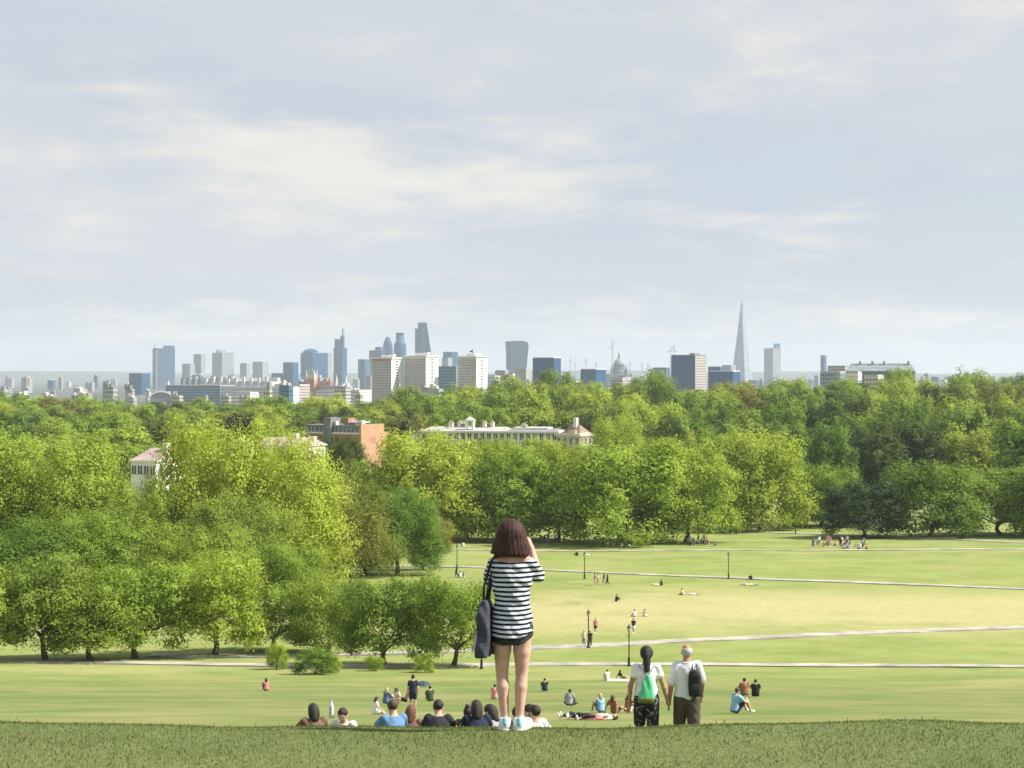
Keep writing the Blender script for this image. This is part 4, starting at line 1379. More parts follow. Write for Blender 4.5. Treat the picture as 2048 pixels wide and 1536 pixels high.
# low town in between
LOW = {'stone': 'low cream block of the hazy town', 'brick': 'low brick block of the hazy town', 'pale': 'low pale grey block of the hazy town', 'white': 'low white block of the hazy town', 'steel': 'low slate coloured block of the hazy town', 'blue': 'low bluish block of the hazy town'}
rl = random.Random(21)
for k in range(285):
    px = rl.uniform(-230, 2280)
    d = rl.choice([1500, 1800, 2300, 2900, 3600, 4400, 5200, 6200, 7200]) * rl.uniform(0.92, 1.08)
    if d < 2500 and px > 880:
        d *= 2.2
    hgt = rl.uniform(11, 24) + (rl.uniform(0, 26) if d > 3400 else 0)
    wpx = rl.uniform(8, 30) * (3000 / d) ** 0.5
    x = pxx(px, d)
    g = float(gz(x, d))
    ytop = HY - (g + hgt - CZ) / d * F
    if 260 < px < 880 and d < 2400 and ytop < 770:
        ytop = 772
    f = rl.choice(['stone', 'pale', 'white', 'pale', 'stone', 'brick', 'pale', 'steel'] if d < 3500 else ['pale', 'steel', 'blue', 'stone', 'pale', 'white'])
    zone = ('beyond the arched station shed' if px < 300 else 'among the railway sheds' if px < 590 else 'around the white tower blocks' if px < 1000 else 'around the cathedral' if px < 1310
            else 'around the glass spire' if px < 1600 else 'around the long grey hall')
    lab = '%s %s %s' % ('faint' if d > 4800 else 'hazy' if d > 2700 else 'nearer', LOW[f].split(' of the')[0], zone)
    b = office(px - wpx * 0.7, px, px + wpx * 0.3, ytop, d, f, lab, rl.uniform(15, 45), rl.choice([SLATE, LEAD, SLATE_PALE]), group='low blocks of the town: ' + lab)

    m_ = MB()
    for q in range(rl.randint(2, 5)):
        x_, y_ = -b.L1 * rl.uniform(0.08, 0.92), b.L2 * rl.uniform(0.1, 0.8)
        w_ = min(b.L1, 10) * rl.uniform(0.06, 0.22)
        m_.box(x_ - w_, x_ + w_, y_ - w_, y_ + w_, b.h + 1.0, b.h + rl.uniform(2.0, 5.5))
    m_.build('roof_plant', rl.choice([PALE, SLATE, WHITE, LEAD]), b.e)['kind'] = 'stuff'

# ---------------------------------------------------------------- people: smooth surfaces grown round a posed skeleton


class Field:
    def __init__(s, lo, hi, h):
        s.h = h
        s.lo = np.array(lo, float)
        s.n = np.ceil((np.array(hi, float) - s.lo) / h).astype(int) + 1
        s.v = np.full(s.n, 0.5, np.float32)

    def sub(s, lo, hi):
        a = np.clip(np.floor((np.array(lo) - s.lo) / s.h).astype(int), 0, s.n - 1)
        b = np.clip(np.ceil((np.array(hi) - s.lo) / s.h).astype(int) + 1, 1, s.n)
        sl_ = tuple(slice(a[i], b[i]) for i in range(3))
        ax = [s.lo[i] + np.arange(a[i], b[i]) * s.h for i in range(3)]
        return sl_, np.meshgrid(*ax, indexing='ij')

    def put(s, sl_, f, k):
        v = s.v[sl_]
        if k > 0:
            hh = np.clip(0.5 + 0.5 * (v - f) / k, 0, 1)
            s.v[sl_] = v * (1 - hh) + f * hh - k * hh * (1 - hh)
        else:
            s.v[sl_] = np.minimum(v, f)

    def cap(s, a, b, ra, rb, k=0.02, wob=None):
        a, b = np.array(a, float), np.array(b, float)
        m = max(ra, rb) + k + 3 * s.h
        sl_, (X, Y, Z) = s.sub(np.minimum(a, b) - m, np.maximum(a, b) + m)
        ab = b - a
        t = np.clip(((X - a[0]) * ab[0] + (Y - a[1]) * ab[1] + (Z - a[2]) * ab[2]) / (ab @ ab + 1e-9), 0, 1)
        f = np.sqrt((X - a[0] - t * ab[0]) ** 2 + (Y - a[1] - t * ab[1]) ** 2 + (Z - a[2] - t * ab[2]) ** 2) - (ra + (rb - ra) * t)
        if wob is not None:
            f = f + wob(X, Y, Z)
        s.put(sl_, f, k)

    def ell(s, c, r, k=0.02, rot=None, wob=None):
        c, r = np.array(c, float), np.array(r, float)
        m = max(r) + k + 3 * s.h
        sl_, (X, Y, Z) = s.sub(c - m, c + m)
        P = np.stack([X - c[0], Y - c[1], Z - c[2]], -1)
        if rot is not None:
            P = P @ np.array(rot)
        k0 = np.sqrt(((P / r) ** 2).sum(-1))
        k1 = np.sqrt(((P / r ** 2) ** 2).sum(-1)) + 1e-6
        f = k0 * (k0 - 1) / k1
        if wob is not None:
            f = f + wob(X, Y, Z)
        s.put(sl_, f, k)

    def loft(s, a, b, right, ts, rx, ry, k=0.02, off=0.0, wob=None, sq=2.0, bend=None):
        """elliptic sections from a to b"""
        a, b, rt = np.array(a, float), np.array(b, float), np.array(right, float)
        ax = b - a
        L = np.linalg.norm(ax)
        ax /= L
        rt = rt - ax * (rt @ ax)
        rt /= np.linalg.norm(rt)
        fw = np.cross(ax, rt)
        m = max(max(rx), max(ry)) + abs(off) + k + 3 * s.h
        sl_, (X, Y, Z) = s.sub(np.minimum(a, b) - m, np.maximum(a, b) + m)
        dx, dy, dz = X - a[0], Y - a[1], Z - a[2]
        u = dx * ax[0] + dy * ax[1] + dz * ax[2]
        p = dx * rt[0] + dy * rt[1] + dz * rt[2]
        q = dx * fw[0] + dy * fw[1] + dz * fw[2]
        t = u / L
        if bend is not None:
            q = q - np.interp(t, ts, bend)
        RX = np.interp(t, ts, rx) + off
        RY = np.interp(t, ts, ry) + off
        rad = (np.abs(p / RX) ** sq + np.abs(q / RY) ** sq) ** (1 / sq)
        f = (rad - 1) * np.minimum(RX, RY)
        f = np.maximum(f, np.maximum(-u - off, u - L - off) * 0.9)
        if wob is not None:
            f = f + wob(X, Y, Z)
        s.put(sl_, f, k)

    def cut(s, fn):
        """keep only where fn < 0"""
        ax = [s.lo[i] + np.arange(s.n[i]) * s.h for i in range(3)]
        X, Y, Z = np.meshgrid(*ax, indexing='ij', sparse=True)
        s.v = np.maximum(s.v, fn(X, Y, Z).astype(np.float32))

    def mesh(s, name):
        v = s.v
        v[0], v[-1] = 0.5, 0.5
        v[:, 0], v[:, -1] = 0.5, 0.5
        v[:, :, 0], v[:, :, -1] = 0.5, 0.5
        ins = v < 0
        nx, ny, nz = s.n - 1
        cnt = np.zeros((nx, ny, nz), np.int8)
        for i in (0, 1):
            for j in (0, 1):
                for k in (0, 1):
                    cnt += ins[i:nx + i, j:ny + j, k:nz + k]
        act = np.argwhere((cnt > 0) & (cnt < 8))
        if len(act) == 0:
            return bpy.data.meshes.new(name)
        idx = np.full((nx, ny, nz), -1, np.int64)
        idx[tuple(act.T)] = np.arange(len(act))
        acc = np.zeros((len(act), 3))
        num = np.zeros(len(act))
        cor = [(i, j, k) for i in (0, 1) for j in (0, 1) for k in (0, 1)]
        for a in cor:
            for ax in range(3):
                if a[ax]:
                    continue
                b = list(a)
                b[ax] = 1
                va = v[tuple((act + a).T)].astype(float)
                vb = v[tuple((act + b).T)].astype(float)
                m = (va < 0) != (vb < 0)
                t = np.where(m, va / np.where(m, va - vb, 1), 0)
                p = np.array(a, float)[None] + np.zeros((len(act), 3))
                p[:, ax] += t
                acc[m] += p[m]
                num[m] += 1
        V = s.lo + (act + acc / num[:, None]) * s.h
        faces = []
        for ax in range(3):
            sl0, sl1 = [slice(1, -1)] * 3, [slice(1, -1)] * 3
            sl0[ax], sl1[ax] = slice(0, -1), slice(1, None)
            e = np.argwhere(ins[tuple(sl0)] != ins[tuple(sl1)])
            off = np.ones(3, int)
            off[ax] = 0
            e = e + off
            if len(e) == 0:
                continue
            o1, o2 = np.zeros(3, int), np.zeros(3, int)
            o1[(ax + 1) % 3], o2[(ax + 2) % 3] = 1, 1
            g = lambda q: idx[tuple(q.T)]
            A, B, C, D = g(e - o1 - o2), g(e - o2), g(e), g(e - o1)
            q = np.stack([A, B, C, D], 1)
            fl = ~ins[tuple(e.T)]
            q[fl] = q[fl][:, ::-1]
            faces.append(q[(q >= 0).all(1)])
        Fq = np.vstack(faces)
        me = bpy.data.meshes.new(name)
        me.vertices.add(len(V))
        me.vertices.foreach_set('co', V.astype(np.float32).ravel())
        n = len(Fq)
        me.loops.add(4 * n)
        me.loops.foreach_set('vertex_index', Fq.astype(np.int32).ravel())
        me.polygons.add(n)
        me.polygons.foreach_set('loop_start', np.arange(0, 4 * n, 4, dtype=np.int32))
        me.polygons.foreach_set('loop_total', np.full(n, 4, dtype=np.int32))
        me.polygons.foreach_set('use_smooth', np.ones(n, bool))
        me.update()
        me.validate()
        return me


def V3(*a):
    return np.array(a, float)


def both(d, **kw):
    for k, v in kw.items():
        d[k + 'L'] = V3(-v[0], v[1], v[2])
        d[k + 'R'] = V3(*v)
    return d


def pose(kind):
    J = {}
    if kind in ('stand', 'walk'):
        J.update(pelvis=V3(0, 0, 0.90), neck=V3(0, -0.01, 1.43), head=V3(0, 0.025, 1.585))
        both(J, sh=(0.175, -0.01, 1.375), el=(0.235, -0.03, 1.10), wr=(0.245, 0.03, 0.86), ha=(0.24, 0.06, 0.77), hip=(0.085, 0, 0.88), kn=(0.095, 0.015, 0.48), an=(0.1, -0.02, 0.085), to=(0.12, 0.13, 0.03))
        if kind == 'walk':
            J['knL'] += (0, 0.14, 0.02); J['anL'] += (0, 0.22, 0.0); J['toL'] += (0, 0.22, 0.02)
            J['knR'] += (0, -0.04, 0.0); J['anR'] += (0, -0.28, 0.10); J['toR'] += (0, -0.24, 0.02)
            J['elL'] += (0, -0.08, 0); J['wrL'] += (0, -0.12, 0.02); J['haL'] += (0, -0.13, 0.02)
            J['elR'] += (0, 0.06, 0.01); J['wrR'] += (0, 0.16, 0.05); J['haR'] += (0, 0.19, 0.06)
    elif kind == 'hug':
        J.update(pelvis=V3(0, 0, 0.12), neck=V3(0, 0.08, 0.62), head=V3(0, 0.13, 0.765))
        both(J, sh=(0.17, 0.07, 0.565), el=(0.25, 0.28, 0.40), wr=(0.12, 0.47, 0.38), ha=(0.05, 0.52, 0.36), hip=(0.085, 0.02, 0.12), kn=(0.13, 0.40, 0.46), an=(0.12, 0.58, 0.08), to=(0.13, 0.72, 0.03))
    elif kind == 'cross':
        J.update(pelvis=V3(0, 0, 0.12), neck=V3(0, 0.10, 0.61), head=V3(0, 0.16, 0.75))
        both(J, sh=(0.17, 0.09, 0.555), el=(0.27, 0.17, 0.33), wr=(0.16, 0.36, 0.22), ha=(0.10, 0.42, 0.18), hip=(0.085, 0.02, 0.12), kn=(0.34, 0.33, 0.14), an=(0.06, 0.42, 0.07), to=(-0.06, 0.46, 0.05))
        J['anR'] += (0, 0.07, 0.0); J['toR'] += (0, 0.08, 0)
    elif kind == 'lean':
        J.update(pelvis=V3(0, 0, 0.12), neck=V3(0, -0.17, 0.59), head=V3(0, -0.16, 0.74))
        both(J, sh=(0.175, -0.16, 0.535), el=(0.28, -0.30, 0.30), wr=(0.28, -0.40, 0.06), ha=(0.29, -0.45, 0.03), hip=(0.085, 0.02, 0.12), kn=(0.12, 0.44, 0.22), an=(0.14, 0.83, 0.07), to=(0.18, 0.90, 0.16))
    elif kind == 'lie':
        J.update(pelvis=V3(0, 0, 0.11), neck=V3(0, -0.53, 0.12), head=V3(0, -0.70, 0.12))
        both(J, sh=(0.175, -0.47, 0.10), el=(0.27, -0.22, 0.07), wr=(0.24, 0.02, 0.06), ha=(0.22, 0.11, 0.05), hip=(0.085, 0.02, 0.11), kn=(0.11, 0.42, 0.20), an=(0.12, 0.82, 0.07), to=(0.15, 0.86, 0.2))
    if kind not in ('stand', 'walk'):
        for q in 'LR':
            J['sh' + q] = J['sh' + q] + (J['neck'] - J['pelvis']) * 0.045
    J['head'] = J['head'] - (J['head'] - J['neck']) * 0.12
    return J


TS = [0.0, 0.12, 0.3, 0.5, 0.72, 0.88, 1.0]
RX = [0.150, 0.168, 0.150, 0.136, 0.158, 0.150, 0.075]
RY = [0.10, 0.115, 0.105, 0.095, 0.108, 0.09, 0.06]


def bounds(J, pad=0.22):
    P = np.array(list(J.values()))
    return P.min(0) - pad, P.max(0) + pad


def grow_body(F_, J, fem=False, fingers=False, thick=1.0):
    base = J['pelvis'] + (J['pelvis'] - J['neck']) * 0.10
    F_.loft(base, J['neck'], J['shR'] - J['shL'], TS, [x * thick for x in RX], [y * thick for y in RY], 0.03)
    for s in 'LR':
        F_.cap(J['sh' + s] * 0.9 + J['neck'] * 0.1, J['el' + s], 0.052 * thick, 0.038 * thick, 0.035)
        F_.cap(J['el' + s], J['wr' + s], 0.039 * thick, 0.025, 0.015)
        w, h = J['wr' + s], J['ha' + s]
        F_.cap(w, w + (h - w) * 0.6, 0.024, 0.030, 0.015)
        dirv = (h - w) / (np.linalg.norm(h - w) + 1e-9)
        side = np.cross(dirv, J['shR'] - J['shL'])
        side = side / (np.linalg.norm(side) + 1e-9)
        if fingers is False:
            for q, ln in ((-1.5, 0.070), (-0.5, 0.085), (0.5, 0.08), (1.5, 0.06)):
                st = w + (h - w) * 0.75 + side * 0.015 * q
                F_.cap(st, st + dirv * ln + side * 0.006 * q, 0.0125, 0.010, 0.004)
            th = w + (h - w) * 0.25
            F_.cap(th, th + dirv * 0.05 + side * 0.055, 0.014, 0.011, 0.006)
        F_.cap(J['hip' + s], J['kn' + s], 0.088 * thick, 0.056 * thick, 0.04)
        kn, an = J['kn' + s], J['an' + s]
        shin = an - kn
        F_.cap(kn, kn + shin * 0.35, 0.054 * thick, 0.056 * thick, 0.03)
        F_.cap(kn + shin * 0.35, an, 0.053 * thick, 0.034, 0.03)
        F_.cap(an + V3(0, 0, -0.02) * 0, J['to' + s], 0.042, 0.030, 0.03)
    nk = J['neck']
    hd = J['head']
    up = (hd - nk) / np.linalg.norm(hd - nk)
    F_.cap(nk - up * 0.05, hd - up * 0.03, 0.062, 0.052, 0.035)
    F_.ell(hd + up * 0.02, (0.074, 0.092, 0.098) if abs(up[2]) > 0.6 else (0.074, 0.098, 0.092), 0.02)
    fw = np.cross(up, V3(1, 0, 0))
    fw = fw / np.linalg.norm(fw)
    fw = -fw if False else fw
    F_.fw = fw
    F_.ell(hd + fw * 0.03 - up * 0.055, (0.052, 0.055, 0.052), 0.03)
    F_.cap(hd + fw * 0.090 + up * 0.0, hd + fw * 0.104 - up * 0.028, 0.010, 0.014, 0.012)     # nose
    for s in (-1, 1):
        F_.ell(hd + V3(s * 0.078, 0, 0) - up * 0.008, (0.012, 0.022, 0.03), 0.006)             # ears
    return up, fw


def grow_top(F_, J, sleeve=0.55, off=0.016, thick=1.0, hem=-0.03, wob=None):
    base = J['pelvis'] + (J['pelvis'] - J['neck']) * (-hem - 0.05)
    a = J['pelvis'] + (J['neck'] - J['pelvis']) * hem
    w = wob or (lambda X, Y, Z: 0.004 * np.sin(Z * 34 + X * 21) * np.sin(X * 27 + Y * 13 + 1.2))
    nb = J['neck'] - (J['neck'] - J['pelvis']) * 0.03
    F_.loft(a, nb, J['shR'] - J['shL'], TS, [x * thick for x in [0.168, 0.172, 0.156, 0.148, 0.160, 0.150, 0.085]], [y * thick for y in [0.115, 0.122, 0.112, 0.104, 0.110, 0.092, 0.068]], 0.03, off, w)
    if sleeve > 0:
        for s in 'LR':
            sh, el = J['sh' + s] * 0.9 + J['neck'] * 0.1, J['el' + s]
            F_.cap(sh, sh + (el - sh) * sleeve, 0.056 * thick + off * 0.7, 0.050 * thick + off, 0.035, w)
            if sleeve >= 1.0:
                F_.cap(el, el + (J['wr' + s] - el) * 0.9, 0.048 * thick + off * 0.6, 0.032 + off * 0.6, 0.02, w)


def grow_bottom(F_, J, length=0.5, off=0.014, thick=1.0):
    a = J['pelvis'] + (J['pelvis'] - J['neck']) * 0.12
    b = J['pelvis'] + (J['neck'] - J['pelvis']) * 0.22
    w = lambda X, Y, Z: 0.003 * np.sin(Z * 41 + X * 33) * np.sin(Y * 37)
    F_.loft(a, b, V3(1, 0, 0), [0, 0.4, 1], [0.15 * thick, 0.17 * thick, 0.158 * thick], [0.105, 0.12, 0.108], 0.02, off * 0.6, w)
    for s in 'LR':
        h, kn, an = J['hip' + s], J['kn' + s], J['an' + s]
        t = min(length, 1.0)
        F_.cap(h, h + (kn - h) * t, 0.09 * thick + off, (0.09 + (0.060 - 0.09) * t) * thick + off * 1.3, 0.03, w)
        if length > 1.0:
            F_.cap(kn, kn + (an - kn) * (length - 1.0), 0.060 * thick + off, 0.046 + off, 0.02, w)


def hair_field(F_, J, style):
    hd = J['head']
    nk = J['neck']
    up = (hd - nk) / np.linalg.norm(hd - nk)
    fw = np.cross(up, V3(1, 0, 0))
    fw /= np.linalg.norm(fw)
    w = lambda X, Y, Z: 0.004 * np.sin(X * 160) * np.sin(Z * 40 + Y * 60)
    c = hd + up * 0.030 - fw * 0.010
    F_.ell(c, (0.083, 0.098, 0.095) if abs(up[2]) > 0.6 else (0.083, 0.095, 0.098), 0.02, None, w)
    F_.cut(lambda X, Y, Z: ((X - hd[0]) * fw[0] + (Y - hd[1]) * fw[1] + (Z - hd[2]) * fw[2]) * 0.9 - ((X - hd[0]) * up[0] + (Y - hd[1]) * up[1] + (Z - hd[2]) * up[2]) * 0.9 - 0.028)
    if style == 'long':
        F_.cap(hd - fw * 0.04 + up * 0.01, nk - fw * 0.055 - up * 0.015, 0.074, 0.060, 0.03, w)
        F_.ell(nk - fw * 0.045 + up * 0.065, (0.088, 0.065, 0.125), 0.05, None, w)
    elif style == 'bun':
        F_.ell(hd - fw * 0.075 + up * 0.10, (0.045, 0.045, 0.042), 0.015, None, w)
    elif style == 'pony':
        F_.cap(hd - fw * 0.10 + up * 0.03, nk - fw * 0.10 - up * 0.04, 0.042, 0.024, 0.02, w)


POSES = {}
GRID = 0.0165


def part_mesh(kind, part, *opt):
    key = (kind, part) + opt
    if key in POSES:
        return POSES[key]
    J = pose(kind)
    lo, hi = bounds(J)
    f = Field(lo, hi, GRID)
    if part == 'body':
        grow_body(f, J)
    elif part == 'top':
        grow_top(f, J, *opt)
    elif part == 'trousers':
        grow_bottom(f, J, *opt)
    elif part == 'hair':
        hair_field(f, J, *opt)
    elif part == 'shoe':
        for s in opt:
            f.cap(J['an' + s] * 0.85 + J['to' + s] * 0.15 - V3(0, 0, 0.02), J['to' + s], 0.05, 0.042, 0.02)
    POSES[key] = f.mesh(part)
    return POSES[key]


SKINS = {'fair': (0.55, 0.36, 0.26), 'tan': (0.40, 0.23, 0.14), 'brown': (0.19, 0.105, 0.065), 'pink': (0.60, 0.37, 0.29)}
HAIRS = {'dark': (0.022, 0.016, 0.013), 'brown': (0.060, 0.035, 0.022), 'red': (0.13, 0.05, 0.025), 'blond': (0.42, 0.32, 0.17), 'grey': (0.42, 0.42, 0.42), 'black': (0.010, 0.009, 0.009)}
CLOTH = {'white': (0.74, 0.74, 0.75), 'blue': (0.12, 0.24, 0.42), 'navy': (0.022, 0.03, 0.055), 'charcoal': (0.035, 0.034, 0.045), 'brown': (0.17, 0.10, 0.07), 'green': (0.04, 0.09, 0.045),
         'black': (0.014, 0.014, 0.016), 'grey': (0.30, 0.31, 0.34), 'pink': (0.55, 0.22, 0.22), 'denim': (0.10, 0.15, 0.24), 'sky': (0.25, 0.45, 0.66), 'rust': (0.28, 0.12, 0.07), 'cream': (0.58, 0.52, 0.42), 'red': (0.42, 0.06, 0.06), 'skin': (0.45, 0.28, 0.19)}


def cloth(c):
    return mat_plain(CLOTH[c], 0.9, 0.14, 9.0, bump=0.25)


def skin(c):
    return mat_plain(SKINS[c], 0.65, 0.12, 9.0, spec=0.2)


def hairm(c):
    return mat_plain(HAIRS[c], 0.5, 0.35, 40.0, bump=0.4, spec=0.4)


def add_part(name, me, mat_, parent):
    if not me.materials:
        me.materials.append(mat_)
    o = new_obj(name, me, parent)
    o.material_slots[0].link = 'OBJECT'
    o.material_slots[0].material = mat_
    return o


def person(loc, kind, face, label, sk='fair', hair='brown', style='short', top='white', low='navy', shoe='white', sleeve=0.55, leg=0.6, scale=1.0, group=None):
    """face: degrees the person is turned from looking straight away from the photographer"""
    e = empty('person', loc, R(face), label, 'person', group)
    e.scale = (scale,) * 3
    add_part('body', part_mesh(kind, 'body'), skin(sk), e)
    if top:
        add_part('top', part_mesh(kind, 'top', sleeve), cloth(top), e)
    if low:
        add_part('trousers' if leg > 1 else 'shorts', part_mesh(kind, 'trousers', leg), cloth(low), e)
    if hair:
        add_part('hair', part_mesh(kind, 'hair', style), hairm(hair), e)
    if shoe:
        add_part('shoe', part_mesh(kind, 'shoe', 'L'), cloth(shoe), e)
        add_part('shoe', part_mesh(kind, 'shoe', 'R'), cloth(shoe), e)
    return e


def P_(px, d):
    """spot behind the crest, by pixel column and distance"""
    return on_ground(px, d)


# --- the person in the striped shirt
def mat_stripes():
    m = bpy.data.materials.new('striped_jersey')
    m.use_nodes = True
    t = m.node_tree
    b = t.nodes['Principled BSDF']
    b.inputs['Roughness'].default_value = 0.9
    b.inputs['Specular IOR Level'].default_value = 0.15
    tc = nd(t, 'ShaderNodeTexCoord')
    sp = nd(t, 'ShaderNodeSeparateXYZ')
    t.links.new(tc.outputs['Object'], sp.inputs[0])
    n = noise(t, tc.outputs['Object'], 5.0, 3, 0.55)
    sag = mth(t, 'MULTIPLY', mth(t, 'POWER', mth(t, 'ABSOLUTE', sp.outputs[0]), 2.0), -0.30)
    low_ = mth(t, 'MULTIPLY', mth(t, 'SUBTRACT', 1.05, sp.outputs[2]), -1.2)
    sag2 = mth(t, 'MULTIPLY', sag, mth(t, 'MINIMUM', mth(t, 'MAXIMUM', mth(t, 'MULTIPLY', low_, -3.0), 0.1), 1.6))
    zz = mth(t, 'ADD', mth(t, 'ADD', sp.outputs[2], sag2), mth(t, 'MULTIPLY', n, 0.022))
    fr = mth(t, 'FRACT', mth(t, 'DIVIDE', zz, 0.0365))
    st = mth(t, 'LESS_THAN', fr, 0.47)
    fine = noise(t, tc.outputs['Object'], 60.0, 2)
    wht = mixc(t, fine, (0.56, 0.61, 0.70), (0.66, 0.71, 0.79))
    t.links.new(mixc(t, st, wht, (0.016, 0.017, 0.026)), b.inputs['Base Color'])
    bp = nd(t, 'ShaderNodeBump')
    bp.inputs['Strength'].default_value = 0.35
    bp.inputs['Distance'].default_value = 0.02
    t.links.new(noise(t, tc.outputs['Object'], 16.0, 4, 0.6, 0.6), bp.inputs['Height'])
    t.links.new(bp.outputs[0], b.inputs['Normal'])
    return m


def mat_hair(col, hi):
    m = bpy.data.materials.new('hair')
    m.use_nodes = True
    t = m.node_tree
    b = t.nodes['Principled BSDF']
    b.inputs['Roughness'].default_value = 0.62
    b.inputs['Specular IOR Level'].default_value = 0.22
    tc = nd(t, 'ShaderNodeTexCoord')
    mp = nd(t, 'ShaderNodeMapping')
    mp.inputs['Scale'].default_value = (1, 1, 0.06)
    t.links.new(tc.outputs['Object'], mp.inputs[0])
    n = noise(t, mp.outputs[0], 130.0, 3, 0.6)
    t.links.new(mixc(t, smooth(t, n, 0.35, 0.7), col, hi), b.inputs['Base Color'])
    bp = nd(t, 'ShaderNodeBump')
    bp.inputs['Strength'].default_value = 0.6
    bp.inputs['Distance'].default_value = 0.006
    t.links.new(n, bp.inputs['Height'])
    t.links.new(bp.outputs[0], b.inputs['Normal'])
    return m


def striped_person():
    d = 15.05
    p = on_ground(1024, d)
    e = empty('person', p, 0, 'person in striped shirt and dark shorts standing on the crest, raising a phone', 'person')
    J = dict(pelvis=V3(0.005, 0, 0.80), neck=V3(0.0, 0.0, 1.345), head=V3(-0.01, 0.035, 1.50))
    J.update(shL=V3(-0.155, 0.0, 1.295), shR=V3(0.150, 0.0, 1.300), elL=V3(-0.175, 0.19, 1.14), wrL=V3(-0.075, 0.30, 1.36), haL=V3(-0.045, 0.31, 1.45),
             elR=V3(0.212, 0.09, 1.185), wrR=V3(0.150, 0.17, 1.41), haR=V3(0.105, 0.225, 1.49),
             hipL=V3(-0.074, 0.0, 0.79), hipR=V3(0.080, 0.0, 0.79), knL=V3(-0.078, 0.02, 0.445), knR=V3(0.076, 0.02, 0.445),
             anL=V3(-0.055, -0.02, 0.09), anR=V3(0.056, -0.02, 0.09), toL=V3(-0.065, 0.15, 0.035), toR=V3(0.125, 0.13, 0.035))
    lo, hi = bounds(J, 0.2)
    f = Field(lo, hi, 0.0075)
    base = J['pelvis'] - V3(0, 0, 0.06)
    f.loft(base, J['neck'], V3(1, 0, 0), TS, [0.135, 0.150, 0.140, 0.122, 0.138, 0.138, 0.07], [0.10, 0.115, 0.102, 0.088, 0.095, 0.085, 0.055], 0.03)
    for s, sg in (('L', -1), ('R', 1)):
        f.cap(J['sh' + s] * 0.92 + J['neck'] * 0.08, J['el' + s], 0.046, 0.036, 0.03)
        f.cap(J['el' + s], J['wr' + s], 0.036, 0.0235, 0.012)
        w, h = J['wr' + s], J['ha' + s]
        dv = (h - w) / np.linalg.norm(h - w)
        sd = V3(-sg, 0.3, 0)
        sd = sd / np.linalg.norm(sd)
        pal = w + dv * 0.065
        f.cap(w, pal, 0.022, 0.03, 0.012)
        for q in range(4):          # four fingers closing on the phone
            st = pal + dv * (0.022 - 0.013 * q) + V3(0, 0.012, 0)
            mid = st + sd * (0.040 - 0.003 * q) + V3(0, 0.028, 0)
            f.cap(st, mid, 0.0105, 0.0098, 0.003)
            f.cap(mid, mid + sd * 0.028 + V3(0, -0.010, 0), 0.0098, 0.0088, 0.002)
        th = w + dv * 0.03
        f.cap(th, th + sd * 0.05 + V3(0, -0.015, 0.012), 0.0125, 0.0105, 0.004)
        hp, kn, an = J['hip' + s], J['kn' + s], J['an' + s]
        f.cap(hp, hp + (kn - hp) * 0.5, 0.078, 0.066, 0.03)
        f.cap(hp + (kn - hp) * 0.5, kn, 0.0655, 0.048, 0.012)
        f.cap(kn, kn + (an - kn) * 0.3 + V3(0, -0.010, 0), 0.0465, 0.0475, 0.01)
        f.cap(kn + (an - kn) * 0.3 + V3(0, -0.010, 0), an, 0.047, 0.031, 0.012)
        f.ell(an + V3(0, -0.03, -0.03), (0.03, 0.035, 0.035), 0.02)
        f.cap(an, J['to' + s], 0.034, 0.025, 0.02)
    hd = J['head']
    for sg in (-1, 1):
        f.cap(V3(0, -0.005, 1.345), V3(sg * 0.135, -0.005, 1.312), 0.045, 0.034, 0.02)
    f.cap(J['neck'] - V3(0, 0, 0.04), hd, 0.055, 0.048, 0.03)
    f.ell(hd + V3(0, 0, 0.03), (0.073, 0.09, 0.10), 0.02)
    f.ell(hd + V3(0, 0.03, -0.045), (0.05, 0.055, 0.05), 0.03)
    f.cap(hd + V3(0, 0.088, 0.005), hd + V3(0, 0.104, -0.02), 0.008, 0.012, 0.01)
    f.ell(hd + V3(0, 0.083, -0.05), (0.022, 0.012, 0.008), 0.006)
    for s in (-1, 1):
        f.ell(hd + V3(s * 0.076, 0, 0.0), (0.011, 0.02, 0.03), 0.006)
    body = f.mesh('body')
    body.materials.append(skin('pink'))
    new_obj('body', body, e)
    m = MB()
    for s in (-1, 1):
        m.lathe([(0.001, -0.009), (0.008, -0.005), (0.010, 0), (0.008, 0.005), (0.001, 0.009)], 10, hd[0] + s * 0.03, hd[1] + 0.079)
    m.v = [(v[0], v[1], v[2] + hd[2] + 0.025) for v in m.v]
    m.build('eyes', mat_plain((0.05, 0.03, 0.02), 0.2, 0.1, 5), e, True)
    # striped top with elbow sleeves, boat neck and curved hem
    wr = lambda X, Y, Z: 0.0055 * np.sin(Z * 36 + X * 24 + 0.8 * np.sin(X * 20)) * np.sin(X * 14 - Z * 9 + 0.6) + 0.003 * np.sin(Z * 75 + X * 50) * (X > 0)
    f = Field(lo, hi, 0.008)
    f.loft(V3(0.0, -0.005, 0.655), V3(-0.002, 0, 1.345), V3(1, 0, 0), [0, 0.12, 0.3, 0.52, 0.75, 0.9, 1.0], [0.172, 0.169, 0.154, 0.132, 0.148, 0.156, 0.122], [0.142, 0.142, 0.124, 0.104, 0.112, 0.098, 0.07], 0.02, 0.006, wr)
    for s in 'LR':
        sh, el = J['sh' + s] * 0.94 + J['neck'] * 0.06, J['el' + s]
        f.cap(sh, sh + (el - sh) * 0.88, 0.052, 0.057, 0.03, wr)
    f.cut(lambda X, Y, Z: (0.762 - 0.045 * np.cos(X * 8.5 + 0.4)) - Z + 0 * Y)          # hem
    f.cut(lambda X, Y, Z: Z - (1.312 + 1.3 * np.maximum(np.abs(X) - 0.01, 0) ** 2) + 0 * Y)                  # neckline
    me = f.mesh('shirt')
    me.materials.append(mat_stripes())
    new_obj('shirt', me, e)
    f = Field(lo, hi, 0.008)
